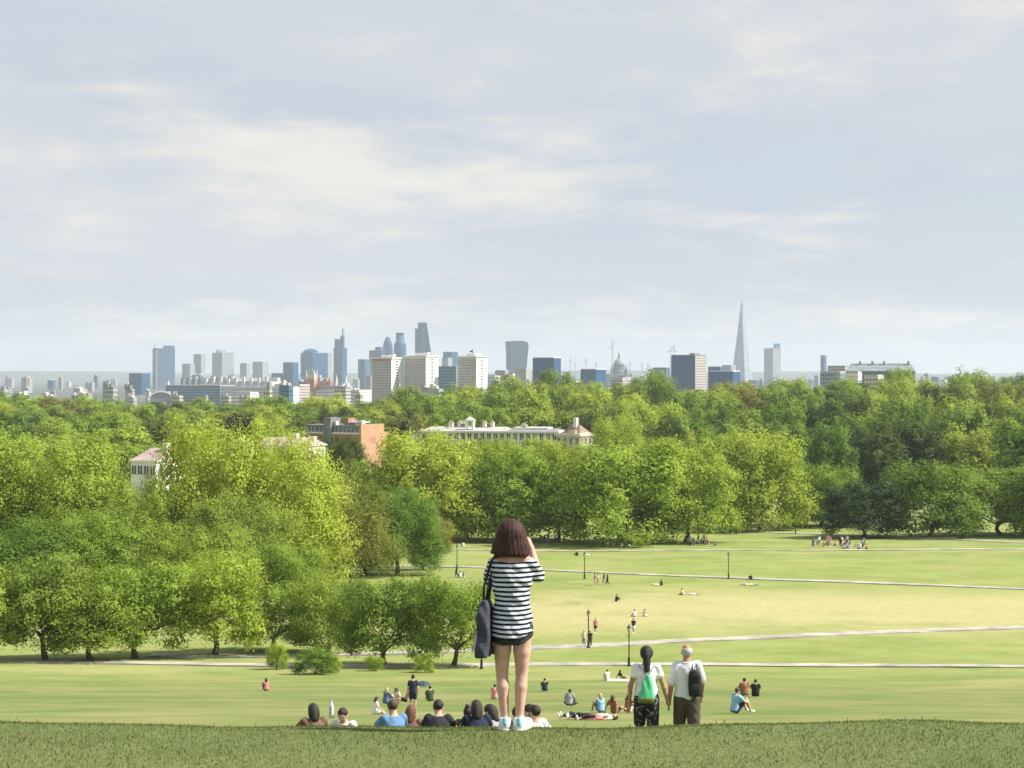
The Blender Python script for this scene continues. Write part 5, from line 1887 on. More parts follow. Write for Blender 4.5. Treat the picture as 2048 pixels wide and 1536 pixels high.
    f.loft(V3(0, 0, 0.695), V3(0, 0, 0.95), V3(1, 0, 0), [0, 0.4, 1], [0.142, 0.152, 0.13], [0.115, 0.122, 0.10], 0.02, 0.006)
    for s in 'LR':
        hp, kn = J['hip' + s], J['kn' + s]
        f.cap(hp + V3(0, -0.01, 0.0), hp + (kn - hp) * 0.33, 0.086, 0.083, 0.02)
    f.cut(lambda X, Y, Z: 0.668 + 0.06 * np.maximum(X - 0.05, 0) / 0.1 + 0.03 * np.maximum(-X - 0.08, 0) / 0.1 - Z + 0 * Y)
    me = f.mesh('shorts')
    me.materials.append(mat_plain((0.045, 0.045, 0.055), 0.9, 0.2, 14, bump=0.3))
    new_obj('shorts', me, e)
    # straight bobbed hair
    st = lambda X, Y, Z: 0.0012 * np.sin(X * 190 + 3 * np.sin(Z * 9)) + 0.0012 * np.sin(X * 330 + Z * 12)
    f = Field(lo, hi, 0.0065)
    f.loft(V3(-0.012, 0.0, 1.355), V3(-0.005, 0.015, 1.59), V3(1, 0, 0), [0, 0.1, 0.4, 0.7, 0.9, 1.0], [0.150, 0.158, 0.146, 0.124, 0.100, 0.06], [0.112, 0.120, 0.120, 0.116, 0.10, 0.06], 0.015, 0.0, st)
    f.ell(V3(-0.006, 0.012, 1.55), (0.107, 0.115, 0.102), 0.03, None, st)
    f.cut(lambda X, Y, Z: np.maximum(Y - 0.052, -9) - np.maximum(Z - 1.56, 0) * 1.2 + 0 * X)
    f.cut(lambda X, Y, Z: 1.358 + 0.010 * np.sin(X * 45) * np.sin(X * 17) + 0.006 * np.sin(X * 140) * np.sin(X * 61 + 1) + 0.35 * np.maximum(np.abs(X + 0.01) - 0.1, 0) - Z + 0 * Y)
    me = f.mesh('hair')
    me.materials.append(mat_hair((0.020, 0.010, 0.008), (0.080, 0.038, 0.028)))
    new_obj('hair', me, e)
    # trainers: white uppers, mint heel tabs
    for s, sg in (('L', -1), ('R', 1)):
        an, to = J['an' + s], J['to' + s]
        f = Field(np.minimum(an, to) - 0.14, np.maximum(an, to) + 0.14, 0.006)
        f.cap(an + V3(0, -0.025, -0.045), to + V3(0, 0, 0.002), 0.047, 0.038, 0.02)
        f.cap(an + V3(0, -0.022, -0.01), an + V3(0, -0.015, 0.005), 0.045, 0.043, 0.02)
        f.cut(lambda X, Y, Z: 0.006 - Z + 0 * X + 0 * Y)
        f.cut(lambda X, Y, Z: Z - 0.105 + 0 * X + 0 * Y)
        me = f.mesh('shoe')
        me.materials.append(mat_plain((0.72, 0.76, 0.78), 0.6, 0.06, 20))
        o = new_obj('shoe', me, e)
        f = Field(np.minimum(an, to) - 0.14, np.maximum(an, to) + 0.14, 0.006)
        f.cap(an + V3(0, -0.060, -0.030), an + V3(0, -0.053, 0.004), 0.020, 0.018, 0.005)
        me = f.mesh('heel_tab')
        me.materials.append(mat_plain((0.16, 0.50, 0.50), 0.6, 0.05, 20))
        new_obj('heel_tab', me, o)
        f = Field(np.minimum(an, to) - 0.14, np.maximum(an, to) + 0.14, 0.006)
        f.cap(V3(an[0], an[1] - 0.026, 0.012), V3(to[0], to[1], 0.012), 0.051, 0.043, 0.01)
        f.cut(lambda X, Y, Z: np.maximum(Z - 0.022, -Z) + 0 * X + 0 * Y)
        me = f.mesh('sole')
        me.materials.append(mat_plain((0.70, 0.70, 0.70), 0.7, 0.05, 20))
        new_obj('sole', me, o)
    # phone held up in both hands
    ph = empty('phone', p + Vector((0.015, 0.30, 1.49)), 0, 'black phone held up in front of the brown bobbed hair', 'phone')
    m = MB()
    m.box(-0.075, 0.075, -0.004, 0.004, -0.038, 0.038)
    m.build('case', DARKMETAL, ph)
    m = MB()
    m.box(-0.068, 0.068, -0.0065, -0.0045, -0.034, 0.034)
    m.build('screen', mat_plain((0.02, 0.02, 0.025), 0.1, 0.1, 5, spec=0.5), ph)
    # tote bag hanging from the shoulder
    b = empty('tote_bag', p + Vector((-0.215, -0.02, 0.585)), R(-8), 'slate grey tote bag hanging by long straps from the striped shoulder', 'bag')
    f = Field((-0.16, -0.3, -0.06), (0.16, 0.3, 0.5), 0.009)
    wb = lambda X, Y, Z: 0.006 * np.sin(Z * 23 + Y * 17) * np.sin(Y * 25 + X * 30)
    f.loft(V3(0, 0, 0.0), V3(0.012, 0, 0.44), V3(1, 0, 0), [0, 0.03, 0.5, 0.88, 1], [0.052, 0.056, 0.052, 0.044, 0.020], [0.155, 0.165, 0.165, 0.155, 0.13], 0.005, 0, wb, 6.0)
    me = f.mesh('bag_body')
    me.materials.append(mat_plain((0.055, 0.058, 0.078), 0.85, 0.2, 12, bump=0.3))
    new_obj('bag_body', me, b)
    for y0, y1, xo in ((-0.09, -0.035, -0.012), (-0.07, 0.03, 0.020)):
        m = MB()
        m.tube([(0.012 + xo * 0.5, y0, 0.40), (0.022 + xo, y0 * 0.9, 0.55), (0.065 + xo * 0.4, y1, 0.74), (0.080, y1 + 0.02, 0.772), (0.088, y1 + 0.08, 0.765), (0.070, y1 + 0.12, 0.70), (0.03, 0.10, 0.50), (0.014, 0.09, 0.40)], [0.009, 0.010, 0.011, 0.011, 0.011, 0.010, 0.009, 0.009], 7)
        m.build('strap', mat_plain((0.022, 0.021, 0.026), 0.8, 0.15, 12), b, True)
    f = Field((-0.2, -0.3, -0.1), (0.1, 0.3, 0.4), 0.009)
    f.loft(V3(-0.055, 0.02, 0.03), V3(-0.045, 0.02, 0.24), V3(1, 0, 0), [0, 0.3, 1], [0.022, 0.03, 0.012], [0.10, 0.11, 0.08], 0.01, 0, wb)
    me = f.mesh('scarf')
    me.materials.append(mat_plain((0.42, 0.33, 0.40), 0.9, 0.25, 25))
    new_obj('scarf', me, b)


striped_person()


# --- couple walking down hand in hand
def couple():
    d = 29.0
    # she
    p = on_ground(1293, d)
    e = empty('person', p, 0, 'person in white tee with green drawstring bag holding a hand', 'person')
    J = pose('walk')
    s_ = 0.965
    jo = V3(0.30, -0.01, 0.80)
    J['elR'] = V3(0.265, -0.03, 1.08)
    J['wrR'] = V3(0.315, -0.005, 0.88)
    J['haR'] = V3(0.335, 0.005, 0.80)
    J['elL'] = V3(-0.245, -0.03, 1.10)
    J['wrL'] = V3(-0.255, 0.02, 0.86)
    J['haL'] = V3(-0.25, 0.05, 0.76)
    lo, hi = bounds(J)
    f = Field(lo, hi, 0.0105)
    grow_body(f, J, thick=0.98)
    me = f.mesh('body'); me.materials.append(skin('tan')); new_obj('body', me, e)
    f = Field(lo, hi, 0.0115)
    grow_top(f, J, 0.36, 0.016, 0.97, 0.16)
    f.cut(lambda X, Y, Z: Z - 1.425 - 1.0 * X ** 2 + 0 * Y)
    me = f.mesh('shirt'); me.materials.append(cloth('white')); new_obj('shirt', me, e)
    f = Field(lo, hi, 0.0115)
    grow_bottom(f, J, 0.88, 0.022, 0.98)
    mp_ = bpy.data.materials.new('printed_cotton'); mp_.use_nodes = True
    t = mp_.node_tree
    tc = nd(t, 'ShaderNodeTexCoord')
    n = noise(t, tc.outputs['Object'], 17, 2, 0.5, 0.8)
    t.links.new(mixc(t, smooth(t, n, 0.56, 0.64), (0.012, 0.012, 0.014), (0.20, 0.21, 0.25)), t.nodes['Principled BSDF'].inputs['Base Color'])
    t.nodes['Principled BSDF'].inputs['Roughness'].default_value = 0.9
    me = f.mesh('shorts'); me.materials.append(mp_)
    o = new_obj('shorts', me, e); o['label'] = 'black shorts with a pale print'
    f = Field(lo, hi, 0.0095)
    hd = J['head']
    w = lambda X, Y, Z: 0.004 * np.sin(X * 150) * np.sin(Z * 130)
    f.ell(hd + V3(0, -0.02, 0.04), (0.100, 0.112, 0.108), 0.02, None, w)
    f.cut(lambda X, Y, Z: (Y - hd[1]) - (Z - hd[2]) * 0.9 - 0.03 + 0 * X)
    f.cap(hd + V3(0, -0.095, 0.0), V3(0.0, -0.125, 1.37), 0.062, 0.045, 0.03, w)
    me = f.mesh('hair'); me.materials.append(hairm('black')); new_obj('hair', me, e)
    for s in 'LR':
        add_part('shoe', part_mesh('walk', 'shoe', s), cloth('white'), e)
    b = empty('drawstring_bag', p + Vector((0.0, -0.155, 1.02)), 0, 'mint green drawstring bag on a white tee', 'bag')
    f = Field((-0.25, -0.2, -0.2), (0.25, 0.2, 0.35), 0.0105)
    wb = lambda X, Y, Z: 0.006 * np.sin(X * 60 + Z * 14) * np.clip((Z + 0.05) * 5, 0.2, 1)
    f.loft(V3(-0.02, -0.02, -0.135), V3(0.02, 0.02, 0.265), V3(1, 0, 0), [0, 0.12, 0.4, 0.75, 0.93, 1], [0.11, 0.125, 0.105, 0.075, 0.05, 0.03], [0.035, 0.055, 0.05, 0.035, 0.025, 0.015], 0.02, 0, wb, 2.4)
    me = f.mesh('bag_body'); me.materials.append(mat_plain((0.10, 0.52, 0.26), 0.6, 0.10, 12)); new_obj('bag_body', me, b)
    f = Field((-0.25, -0.2, -0.25), (0.25, 0.2, 0.35), 0.0105)
    f.loft(V3(-0.02, -0.022, -0.145), V3(-0.02, -0.018, -0.06), V3(1, 0, 0), [0, 0.5, 1], [0.115, 0.131, 0.122], [0.04, 0.062, 0.058], 0.01, 0, None, 2.6)
    me = f.mesh('bag_bottom'); me.materials.append(mat_plain((0.13, 0.17, 0.045), 0.7, 0.2, 30)); new_obj('bag_bottom', me, b)
    for sg in (-1, 1):
        m = MB()
        m.tube([(0.02, 0.02, 0.25), (0.04 * sg, 0.028, 0.31), (0.105 * sg, 0.055, 0.385), (0.12 * sg, 0.12, 0.41), (0.13 * sg, 0.20, 0.385)], [0.006] * 5, 6)
        m.build('cord', mat_plain((0.35, 0.36, 0.38), 0.8, 0.1, 10), b, True)
    # he
    p2 = on_ground(1374, d + 0.1)
    e2 = empty('person', p2, 0, 'grey haired person in white tee and dark shorts with black backpack on one shoulder', 'person')
    J = pose('walk')
    k = 1.035
    for q in J:
        J[q] = J[q] * V3(0.97, 1, 1) * k
    for q in ('hipL', 'hipR', 'knL', 'knR', 'anL', 'anR', 'toL', 'toR'):
        J[q] = J[q] * V3(1.05, 1, 1)
    # hand that meets the other person's hand
    off = (p - p2)
    meet = V3(0.335 * s_ + off.x + 0.02, 0.01, 0.80 * s_ + off.z)
    J['elL'] = V3(-0.245, -0.02, 1.10)
    J['haL'] = meet
    J['wrL'] = meet + V3(0.012, -0.005, 0.085)
    lo, hi = bounds(J)
    f = Field(lo, hi, 0.0105)
    grow_body(f, J, thick=1.0)
    me = f.mesh('body'); me.materials.append(skin('tan')); new_obj('body', me, e2)
    f = Field(lo, hi, 0.0115)
    grow_top(f, J, 0.78, 0.022, 1.0, 0.02)
    me = f.mesh('shirt'); me.materials.append(mat_plain((0.66, 0.69, 0.73), 0.9, 0.08, 6, bump=0.3)); new_obj('shirt', me, e2)
    f = Field(lo, hi, 0.0115)
    grow_bottom(f, J, 0.95, 0.03, 0.95)
    me = f.mesh('shorts'); me.materials.append(mat_plain((0.085, 0.072, 0.062), 0.9, 0.15, 12, bump=0.3)); new_obj('shorts', me, e2)
    hd = J['head']
    f = Field(lo, hi, 0.0095)
    w = lambda X, Y, Z: 0.003 * np.sin(X * 170) * np.sin(Z * 150)
    f.ell(hd + V3(0, -0.014, 0.012), (0.086, 0.098, 0.085), 0.02, None, w)
    f.cut(lambda X, Y, Z: (Y - hd[1]) - 0.01 + 0 * X + 0 * Z)
    f.cut(lambda X, Y, Z: Z - hd[2] - 0.062 + 0 * X + 0 * Y)
    f.cut(lambda X, Y, Z: hd[2] - 0.05 - Z + 0 * X + 0 * Y)
    me = f.mesh('hair'); me.materials.append(hairm('grey')); new_obj('hair', me, e2)
    for s in 'LR':
        o = add_part('shoe', part_mesh('walk', 'shoe', s), cloth('charcoal'), e2)
        o.location = (J['an' + s][0] - pose('walk')['an' + s][0], 0, 0.0)
    b = empty('backpack', p2 + Vector((0.10, -0.175, 0.98)), 0, 'small black backpack slung on the grey haired walker', 'backpack')
    f = Field((-0.2, -0.2, -0.1), (0.2, 0.2, 0.5), 0.0105)
    f.loft(V3(0.01, 0, 0.0), V3(-0.005, 0, 0.40), V3(1, 0, 0), [0, 0.06, 0.4, 0.8, 0.95, 1], [0.075, 0.098, 0.102, 0.090, 0.062, 0.035], [0.05, 0.075, 0.08, 0.07, 0.05, 0.03], 0.01, 0, None, 3.0)
    me = f.mesh('pack_body'); me.materials.append(mat_plain((0.014, 0.013, 0.014), 0.7, 0.2, 15)); new_obj('pack_body', me, b)
    f = Field((-0.2, -0.25, -0.1), (0.2, 0.2, 0.5), 0.0105)
    f.loft(V3(0.0, -0.065, 0.03), V3(0.0, -0.065, 0.19), V3(1, 0, 0), [0, 0.5, 1], [0.07, 0.078, 0.07], [0.03, 0.036, 0.025], 0.01, 0, None, 3.5)
    me = f.mesh('front_pocket'); me.materials.append(mat_plain((0.02, 0.02, 0.022), 0.7, 0.2, 15)); new_obj('front_pocket', me, b)
    for q in (-0.03, 0.035):
        m = MB()
        m.tube([(q, 0.02, 0.38), (q + 0.005, 0.075, 0.45), (q + 0.02, 0.16, 0.512), (q + 0.03, 0.24, 0.50)], [0.010] * 4, 6)
        m.build('strap', mat_plain((0.10, 0.11, 0.14), 0.8, 0.1, 12), b, True)


couple()

# --- people sitting on the slope just behind the crest
near = [
    (630, 33, 'hug', 20, 'dark haired sitter with brown top at the outer end of the crest row', 'tan', 'dark', 'long', 'brown', 'navy'),
    (692, 33.5, 'cross', 165, 'sitter in white tee turned towards the photographer, drinking', 'fair', 'dark', 'short', 'white', 'charcoal'),
    (791, 32, 'hug', 25, 'sitter in a faded blue shirt', 'fair', 'brown', 'short', 'blue', 'denim'),
    (819, 34, 'hug', -10, 'auburn haired sitter with a pale brown top beside the blue shirt', 'fair', 'red', 'long', 'brown', 'navy'),
    (876, 32, 'hug', 0, 'sitter in a dark charcoal tee seen from behind', 'fair', 'dark', 'short', 'charcoal', 'navy'),
    (930, 34, 'cross', -20, 'sitter with a bun and brown top near the charcoal tee', 'fair', 'dark', 'bun', 'brown', 'white'),
    (955, 32, 'hug', 10, 'sitter in a dark navy hooded top', 'fair', 'dark', 'long', 'navy', 'navy'),
    (970, 36, 'cross', 190, 'blond sitter in black facing the navy hooded top', 'fair', 'blond', 'short', 'black', 'black'),
    (996, 33, 'cross', 60, 'sitter in grey beside the bare legs', 'fair', 'dark', 'long', 'grey', 'cream'),
    (1025, 34, 'cross', -30, 'dark haired sitter half hidden between the bare legs', 'tan', 'black', 'short', 'charcoal', 'black'),
    (1074, 33, 'hug', 70, 'sitter in a white shirt next to the white trainers', 'fair', 'dark', 'long', 'white', 'white'),
    (1056, 32, 'lean', 40, 'dark haired person reclining against the white shirt', 'fair', 'dark', 'short', 'white', 'cream'),
]
for px, d, ps, fc, lab, sk, hr, sty, tp, lw in near:
    dd = d - 5.2
    o = person(P_(px, dd), ps, fc, lab, sk, hr, sty, tp, lw, sleeve=0.6, scale=0.9)
bt = empty('bottle', P_(660, 28.2) + Vector((0.02, 0, 0.60)), 0, 'clear plastic bottle raised by the drinking sitter', 'bottle')
m_ = MB()
m_.lathe([(0.034, 0), (0.036, 0.02), (0.036, 0.15), (0.03, 0.19), (0.013, 0.215), (0.013, 0.24)], 14)
m_.build('flask', mat_plain((0.55, 0.62, 0.66), 0.2, 0.1, 10), bt, True)
m_ = MB()
m_.lathe([(0.016, 0.235), (0.016, 0.258)], 12)
m_.build('cap', cloth('sky'), bt)

# --- people on the lower slope: pixel of the ground they rest on
lower = [
    (748, 1429, 'cross', -70, 'sitter with long brown hair and white top in the grass', 'fair', 'brown', 'long', 'white', 'white', 0.9),
    (826, 1424, 'stand', 5, 'person standing in a navy dress among the seated group', 'fair', 'dark', 'bun', 'navy', 'navy', 1.0),
    (771, 1408, 'hug', -40, 'blond sitter in grey blue beside the standing navy dress', 'fair', 'blond', 'long', 'denim', 'denim', 1.0),
    (795, 1406, 'cross', 150, 'dark haired sitter between the blond one and the navy dress', 'tan', 'dark', 'long', 'cream', 'black', 1.0),
    (812, 1404, 'lean', 100, 'sitter with bare arms reaching towards the navy dress', 'fair', 'dark', 'short', 'skin', 'black', 0.95),
    (861, 1403, 'hug', 15, 'sitter in a dark green tee near the navy dress', 'fair', 'black', 'short', 'green', 'black', 1.0),
    (988, 1399, 'hug', -25, 'bare shouldered dark haired sitter beyond the bare legs', 'fair', 'dark', 'bun', 'pink', 'grey', 1.0),
    (1090, 1383, 'hug', 8, 'lone sitter in a navy tee on the lower slope', 'fair', 'black', 'short', 'navy', 'denim', 1.0),
    (1138, 1412, 'cross', -20, 'cross legged sitter in grey on the lower slope', 'brown', 'black', 'short', 'grey', 'charcoal', 1.0),
    (1203, 1426, 'hug', 30, 'blond sitter in a pale blue top and jeans', 'fair', 'blond', 'long', 'sky', 'denim', 1.0),
    (1229, 1427, 'lean', -30, 'tanned sitter in a rust top beside the blond one', 'tan', 'brown', 'long', 'rust', 'black', 1.0),
    (1255, 1426, 'hug', -45, 'dark haired tanned sitter beside the green drawstring bag', 'tan', 'black', 'long', 'rust', 'cream', 1.0),
    (1215, 1361, 'hug', 10, 'sitter in a white tee on the lower slope', 'fair', 'dark', 'short', 'white', 'grey', 1.0),
    (1244, 1361, 'lean', -60, 'sitter in a black top on a pale towel next to the white tee', 'fair', 'dark', 'long', 'black', 'black', 1.0),
    (1490, 1392, 'hug', 5, 'sitter in a brown patterned shirt past the couple', 'tan', 'black', 'short', 'rust', 'denim', 1.25),
    (1511, 1394, 'hug', -8, 'sitter in a black top beside the brown patterned shirt', 'tan', 'black', 'short', 'black', 'black', 1.2),
    (1469, 1427, 'hug', -60, 'sitter in a sky blue top past the couple', 'fair', 'brown', 'short', 'sky', 'navy', 1.3),
    (533, 1382, 'hug', 20, 'dark haired sitter alone below the light sapling bush', 'fair', 'dark', 'long', 'pink', 'navy', 1.0),
    (1160, 1439, 'lie', 70, 'sunbather lying with dark shoes beside two others', 'fair', 'dark', 'short', 'grey', 'navy', 1.0),
    (1178, 1440, 'lie', 80, 'sunbather in the middle of three lying side by side', 'tan', 'dark', 'short', 'pink', 'black', 1.0),
    (1196, 1440, 'lie', 95, 'sunbather in dark trousers at the end of the three', 'fair', 'brown', 'long', 'white', 'charcoal', 1.0),
]
for px, py, ps, fc, lab, sk, hr, sty, tp, lw, sc_ in lower:
    p, d = at_px(px, py)
    person(p, ps, fc, lab, sk, hr, sty, tp, lw, sleeve=0.5, leg=0.62 if ps != 'lie' else 1.5, scale=sc_)
p, d = at_px(1238, 1362)
m_ = MB()
m_.add([(-0.95, -0.5, 0.03), (0.95, -0.5, 0.03), (1.0, 0.55, 0.09), (-0.9, 0.5, 0.10), (-0.95, -0.5, -0.06), (0.95, -0.5, -0.06), (1.0, 0.55, 0.0), (-0.9, 0.5, 0.0)], [(0, 1, 2, 3), (4, 7, 6, 5), (0, 4, 5, 1), (1, 5, 6, 2), (2, 6, 7, 3), (3, 7, 4, 0)])
o_ = m_.build('towel', cloth('cream'))
o_.location = p
tag(o_, 'pale towel under the sitter in the black top', 'towel')
# dark umbrella lying open beside the navy dress
p, d = at_px(846, 1374)
u_ = empty('umbrella', p + Vector((0, 0, 0.15)), 0.3, 'dark teal umbrella lying open behind the navy dress', 'umbrella')
m_ = MB()
m_.lathe([(0.55, 0.0), (0.50, 0.10), (0.36, 0.2), (0.18, 0.26), (0.01, 0.28)], 8)
m_.build('canopy', mat_plain((0.03, 0.065, 0.08), 0.7, 0.1, 5), u_)
m_ = MB()
m_.tube([(0, 0, 0.36), (0, 0, -0.1)], [0.012, 0.012], 6)
m_.build('shaft', DARKMETAL, u_)

# --- people out on the meadow
meadow = [
    (1190, 1171, 'walk', 100, 'stroller in pink by the middle lamp post', 'pink', 'cream'),
    (1196, 1172, 'walk', 95, 'stroller in white with bare legs by the middle lamp post', 'white', 'skin'),
    (1208, 1170, 'walk', 90, 'stroller in navy following the pink one', 'navy', 'grey'),
    (1215, 1171, 'walk', 85, 'stroller in charcoal at the end of the four', 'charcoal', 'black'),
    (1232, 1203, 'hug', -60, 'lone dark sitter on the dried grass', 'black', 'black'),
    (1310, 1171, 'lie', 88, 'sunbather in white lying below the middle path', 'white', 'cream'),
    (1324, 1171, 'cross', 60, 'sitter in black beside the white sunbather', 'black', 'black'),
    (1384, 1190, 'lie', 92, 'pale sunbather stretched out on the dried grass', 'white', 'white'),
    (1366, 1190, 'cross', 70, 'sitter in cream beside the pale sunbather', 'cream', 'brown'),
    (1503, 1160, 'hug', 30, 'dark sitter under the lamp post on the middle path', 'charcoal', 'black'),
    (1491, 1171, 'lie', 85, 'sunbather in white near the dark sitter', 'white', 'grey'),
    (1504, 1171, 'lie', 95, 'sunbather in grey near the dark sitter', 'grey', 'white'),
    (1267, 1268, 'walk', 160, 'walker in navy passing the lantern of the nearest lamp post', 'navy', 'white'),
    (1270, 1234, 'cross', 20, 'small sitter in white beyond the lantern of the lamp post', 'white', 'cream'),
    (1289, 1233, 'cross', -30, 'small sitter in cream beside the white one', 'cream', 'white'),
    (1168, 1294, 'walk', 185, 'walker in cream beside the lamp post on the slanting path', 'cream', 'grey'),
    (1180, 1295, 'walk', 178, 'walker in black beside the lamp post on the slanting path', 'black', 'black'),
    (1191, 1268, 'walk', 170, 'walker in a pink dress beyond the slanting path', 'pink', 'charcoal'),
    (913, 1155, 'walk', 80, 'walker in black by the lamp post near the chestnut trees', 'black', 'black'),
    (921, 1155, 'hug', 40, 'sitter in white by the lamp post near the chestnut trees', 'white', 'cream'),
    (926, 1156, 'hug', -50, 'sitter in grey by the lamp post near the chestnut trees', 'grey', 'white'),
    (1155, 1112, 'hug', 45, 'black clad sitter at the end of the white blanket', 'black', 'black'),
    (1174, 1111, 'lie', 90, 'sunbather in white by the upper path', 'white', 'white'),
    (927, 1093, 'hug', 30, 'sitter in white in the shade near the brownish bush', 'white', 'grey'),
    (1095, 1084, 'hug', 0, 'sitter in grey under the tree rising behind the bobbed hair', 'grey', 'black'),
    (1489, 1056, 'hug', 0, 'sitter in white at the end of the meadow row', 'white', 'grey'),
    (1497, 1056, 'hug', 40, 'sitter in black at the end of the meadow row', 'black', 'navy'),
]
SK = ['fair', 'tan', 'fair', 'brown', 'pink']
HR = ['dark', 'brown', 'black', 'blond', 'dark', 'red']
ST = ['short', 'long', 'short', 'bun']
for i, (px, py, ps, fc, lab, tp, lw) in enumerate(meadow):
    p, d = at_px(px, py)
    person(p, ps, fc, lab, SK[i % 5], HR[(i * 5) % 6], ST[(i * 3) % 4], tp, lw, sleeve=0.5, leg=1.6 if lw in ('black', 'grey', 'navy') else 0.6)
rp = random.Random(5)
GROUPS = [(1250, 1090, 44, 15, 'picnickers in the shade of the broadest tree', 'picnicker in {} under the broadest lime tree'),
          (1405, 1088, 36, 17, 'picnickers under the tree beside the broadest one', 'picnicker in {} under the tree beside the broadest one'),
          (1115, 1083, 26, 6, 'picnickers in the shade behind the bobbed hair', 'picnicker in {} in the shade behind the bobbed hair'),
          (1665, 1093, 42, 24, 'crowd by the dark blossom tree', 'picnicker in {} by the dark blossom tree'),
          (1712, 1097, 26, 11, 'crowd by the dark blossom tree', 'picnicker in {} by the dark blossom tree')]
for cx_, cy_, w_, n_, grp, lab in GROUPS:
    for k in range(n_):
        px, py = cx_ + rp.uniform(-w_, w_), cy_ + rp.uniform(-5, 4)
        p, d = at_px(px, py)
        ps = rp.choice(['hug', 'cross', 'lean', 'hug', 'stand', 'lie']) if 'dark' not in grp else rp.choice(['hug', 'cross', 'stand', 'walk', 'lean'])
        tp = rp.choice(['white', 'white', 'grey', 'navy', 'cream', 'black', 'pink', 'sky'])
        person(p, ps, rp.uniform(0, 360), lab.format(tp), rp.choice(SK), rp.choice(HR), rp.choice(ST), tp, rp.choice(['navy', 'black', 'cream', 'denim']), sleeve=0.5, leg=rp.choice([0.6, 1.6]), group=grp + ' in ' + tp)

# ---------------------------------------------------------------- lamp posts
LAMP = {}


def lamp_meshes():
    m = MB()
    m.lathe([(0.16, -0.2), (0.16, 0.12), (0.12, 0.2), (0.105, 0.75), (0.085, 0.82), (0.06, 0.9), (0.052, 2.9), (0.07, 2.93), (0.07, 2.98), (0.045, 3.02), (0.042, 3.15)], 12)
    LAMP['post'] = m.mesh('post', DARKMETAL, False)
    m = MB()
    m.tube([(-0.28, 0, 2.78), (0.28, 0, 2.78)], [0.02, 0.02], 6)
    LAMP['ladder_bar'] = m.mesh('ladder_bar', DARKMETAL)
    m = MB()
    m.lathe([(0.10, 3.15), (0.17, 3.52)], 6)
    LAMP['lantern_glass'] = m.mesh('lantern_glass', mat_plain((0.62, 0.64, 0.62), 0.15, 0.08, 5, spec=0.5))
    m = MB()
    for j in range(6):
        a = 2 * math.pi * j / 6
        m.tube([(0.104 * math.cos(a), 0.104 * math.sin(a), 3.15), (0.176 * math.cos(a), 0.176 * math.sin(a), 3.52)], [0.012, 0.012], 5)
    m.lathe([(0.12, 3.13), (0.12, 3.16)], 6)
    LAMP['lantern_frame'] = m.mesh('lantern_frame', DARKMETAL)
    m = MB()
    m.lathe([(0.21, 3.52), (0.20, 3.55), (0.10, 3.68), (0.05, 3.72), (0.05, 3.78), (0.015, 3.86)], 12)
    LAMP['cap'] = m.mesh('cap', DARKMETAL)


lamp_meshes()
for px, py, lab in [(1258, 1333, 'lamp post at the lower path in front of the meadow'),
                    (963, 1338, 'lamp post hidden behind the tote bag'),
                    (1177, 1296, 'lamp post on the slanting path with walkers beside it'),
                    (1169, 1158, 'lamp post on the middle path near the four strollers'),
                    (1457, 1158, 'lamp post on the middle path near the dark sitter'),
                    (914, 1139, 'lamp post on the middle path near the chestnut trees'),
                    (1591, 1068, 'lamp post on the short path under the dark trees')]:
    p, d = at_px(px, py)
    e_ = empty('lamp_post', p, random.uniform(0, 1), 'black cast iron ' + lab, 'lamp post', 'cast iron lamp posts')
    for k_, me_ in LAMP.items():
        new_obj(k_, me_, e_)

# fallen bough propped by the pale trunk
p, d = at_px(628, 1298)
m_ = MB()
m_.tube([(-1.5, 0, 0.35), (-0.6, 0.1, 0.42), (0.5, 0, 0.28), (1.5, 0.1, 0.12)], [0.06, 0.11, 0.14, 0.16], 8)
m_.tube([(-0.6, 0.1, 0.42), (-1.0, 0.2, 0.9), (-1.5, 0.1, 1.2)], [0.07, 0.04, 0.02], 6)
o_ = m_.build('fallen_bough', BARK, None, True)
o_.location = p
tag(o_, 'dark fallen bough lying beside the pale trunk', 'branch')

# ---------------------------------------------------------------- long grass on the crest


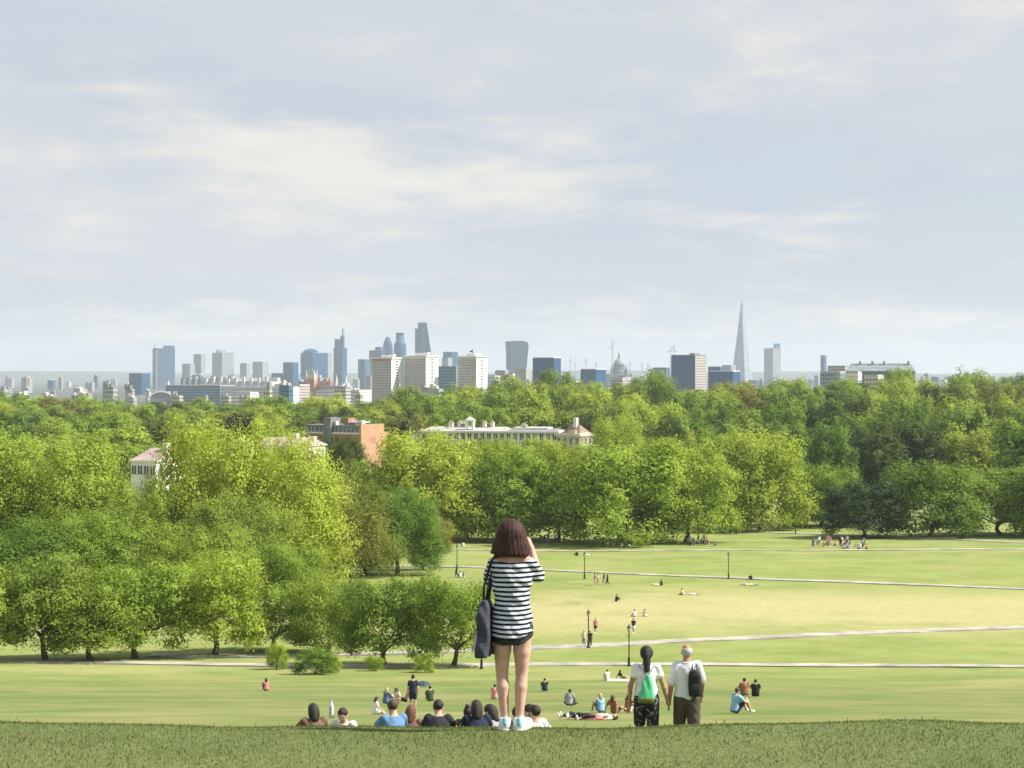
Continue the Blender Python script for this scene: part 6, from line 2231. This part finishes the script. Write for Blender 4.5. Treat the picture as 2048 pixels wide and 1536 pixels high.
def build_grass():
    rg = np.random.default_rng(3)

    def field(n, x0, x1, y0, y1, h0, h1, w, keep=None):
        x, y = rg.uniform(x0, x1, n), rg.uniform(y0, y1, n)
        z = gz(x, y)
        cl = 0.5 + 0.5 * np.sin(x * 2.1 + 1.3 * np.sin(y * 1.7)) * np.sin(y * 2.6 + np.sin(x * 1.1))
        h = rg.uniform(h0, h1, n) * (0.65 + 0.6 * cl)
        a = rg.uniform(0, 2 * np.pi, n)
        ln = rg.uniform(0.1, 0.75, n) * h
        b = rg.uniform(0, 2 * np.pi, n)
        ux, uy = np.cos(a) * w * rg.uniform(0.6, 1.3, n), np.sin(a) * w * rg.uniform(0.6, 1.3, n)
        lx, ly = np.cos(b) * ln, np.sin(b) * ln
        P = np.stack([np.stack([x - ux, y - uy, z - 0.01], 1), np.stack([x + ux, y + uy, z - 0.01], 1),
                      np.stack([x + ux * 0.7 + lx * 0.35, y + uy * 0.7 + ly * 0.35, z + h * 0.6], 1), np.stack([x + lx, y + ly, z + h], 1)], 1)
        pt = 0.5 + 0.5 * np.sin(x * 0.8 + 2 * np.sin(y * 0.8 + 0.4)) * np.sin(y * 2.4 + 1.8 * np.sin(x * 0.7))
        t = np.stack([np.clip(cl * 0.85 + rg.normal(size=n) * 0.2 + 0.05, 0, 1), np.clip(rg.uniform(0, 1, n) * (0.30 + 0.85 * pt), 0, 1)], 1)
        return P, t

    A = [field(170000, -7.5, 7.5, 11.2, 18.6, 0.006, 0.022, 0.0024),
         field(900, -7.5, 7.5, 11.2, 17.3, 0.025, 0.055, 0.0024)]
    P = np.concatenate([a[0] for a in A])
    T = np.concatenate([a[1] for a in A])
    n = len(P)
    me = bpy.data.meshes.new('grass')
    me.vertices.add(4 * n)
    me.vertices.foreach_set('co', P.astype(np.float32).ravel())
    me.loops.add(4 * n)
    me.loops.foreach_set('vertex_index', np.arange(4 * n, dtype=np.int32))
    me.polygons.add(n)
    me.polygons.foreach_set('loop_start', np.arange(0, 4 * n, 4, dtype=np.int32))
    me.polygons.foreach_set('loop_total', np.full(n, 4, dtype=np.int32))
    at = me.attributes.new('tint', 'FLOAT_COLOR', 'POINT')
    col = np.zeros((4 * n, 4), np.float32)
    col[:, 0], col[:, 1], col[:, 3] = np.repeat(T[:, 0], 4), np.repeat(T[:, 1], 4), 1
    at.data.foreach_set('color', col.ravel())
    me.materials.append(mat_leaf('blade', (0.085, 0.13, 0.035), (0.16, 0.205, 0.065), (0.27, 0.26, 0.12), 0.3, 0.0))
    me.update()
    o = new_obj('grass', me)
    tag(o, 'rough green and straw coloured grass on the crest', kind='stuff')


build_grass()

# ---------------------------------------------------------------- the air
def build_haze():
    m = bpy.data.materials.new('haze')
    m.use_nodes = True
    t = m.node_tree
    t.nodes.clear()
    v = nd(t, 'ShaderNodeVolumePrincipled')
    v.inputs['Color'].default_value = (0.76, 0.85, 0.94, 1)
    v.inputs['Density'].default_value = HAZE
    v.inputs['Anisotropy'].default_value = 0.15
    o = nd(t, 'ShaderNodeOutputMaterial')
    t.links.new(v.outputs[0], o.inputs['Volume'])
    mb = MB()
    mb.box(-20500, 20500, -20500, 20500, -52, 275)
    h = mb.build('haze', m)
    tag(h, 'thin blue summer haze over the town', kind='stuff')


HAZE = 0.000066
build_haze()
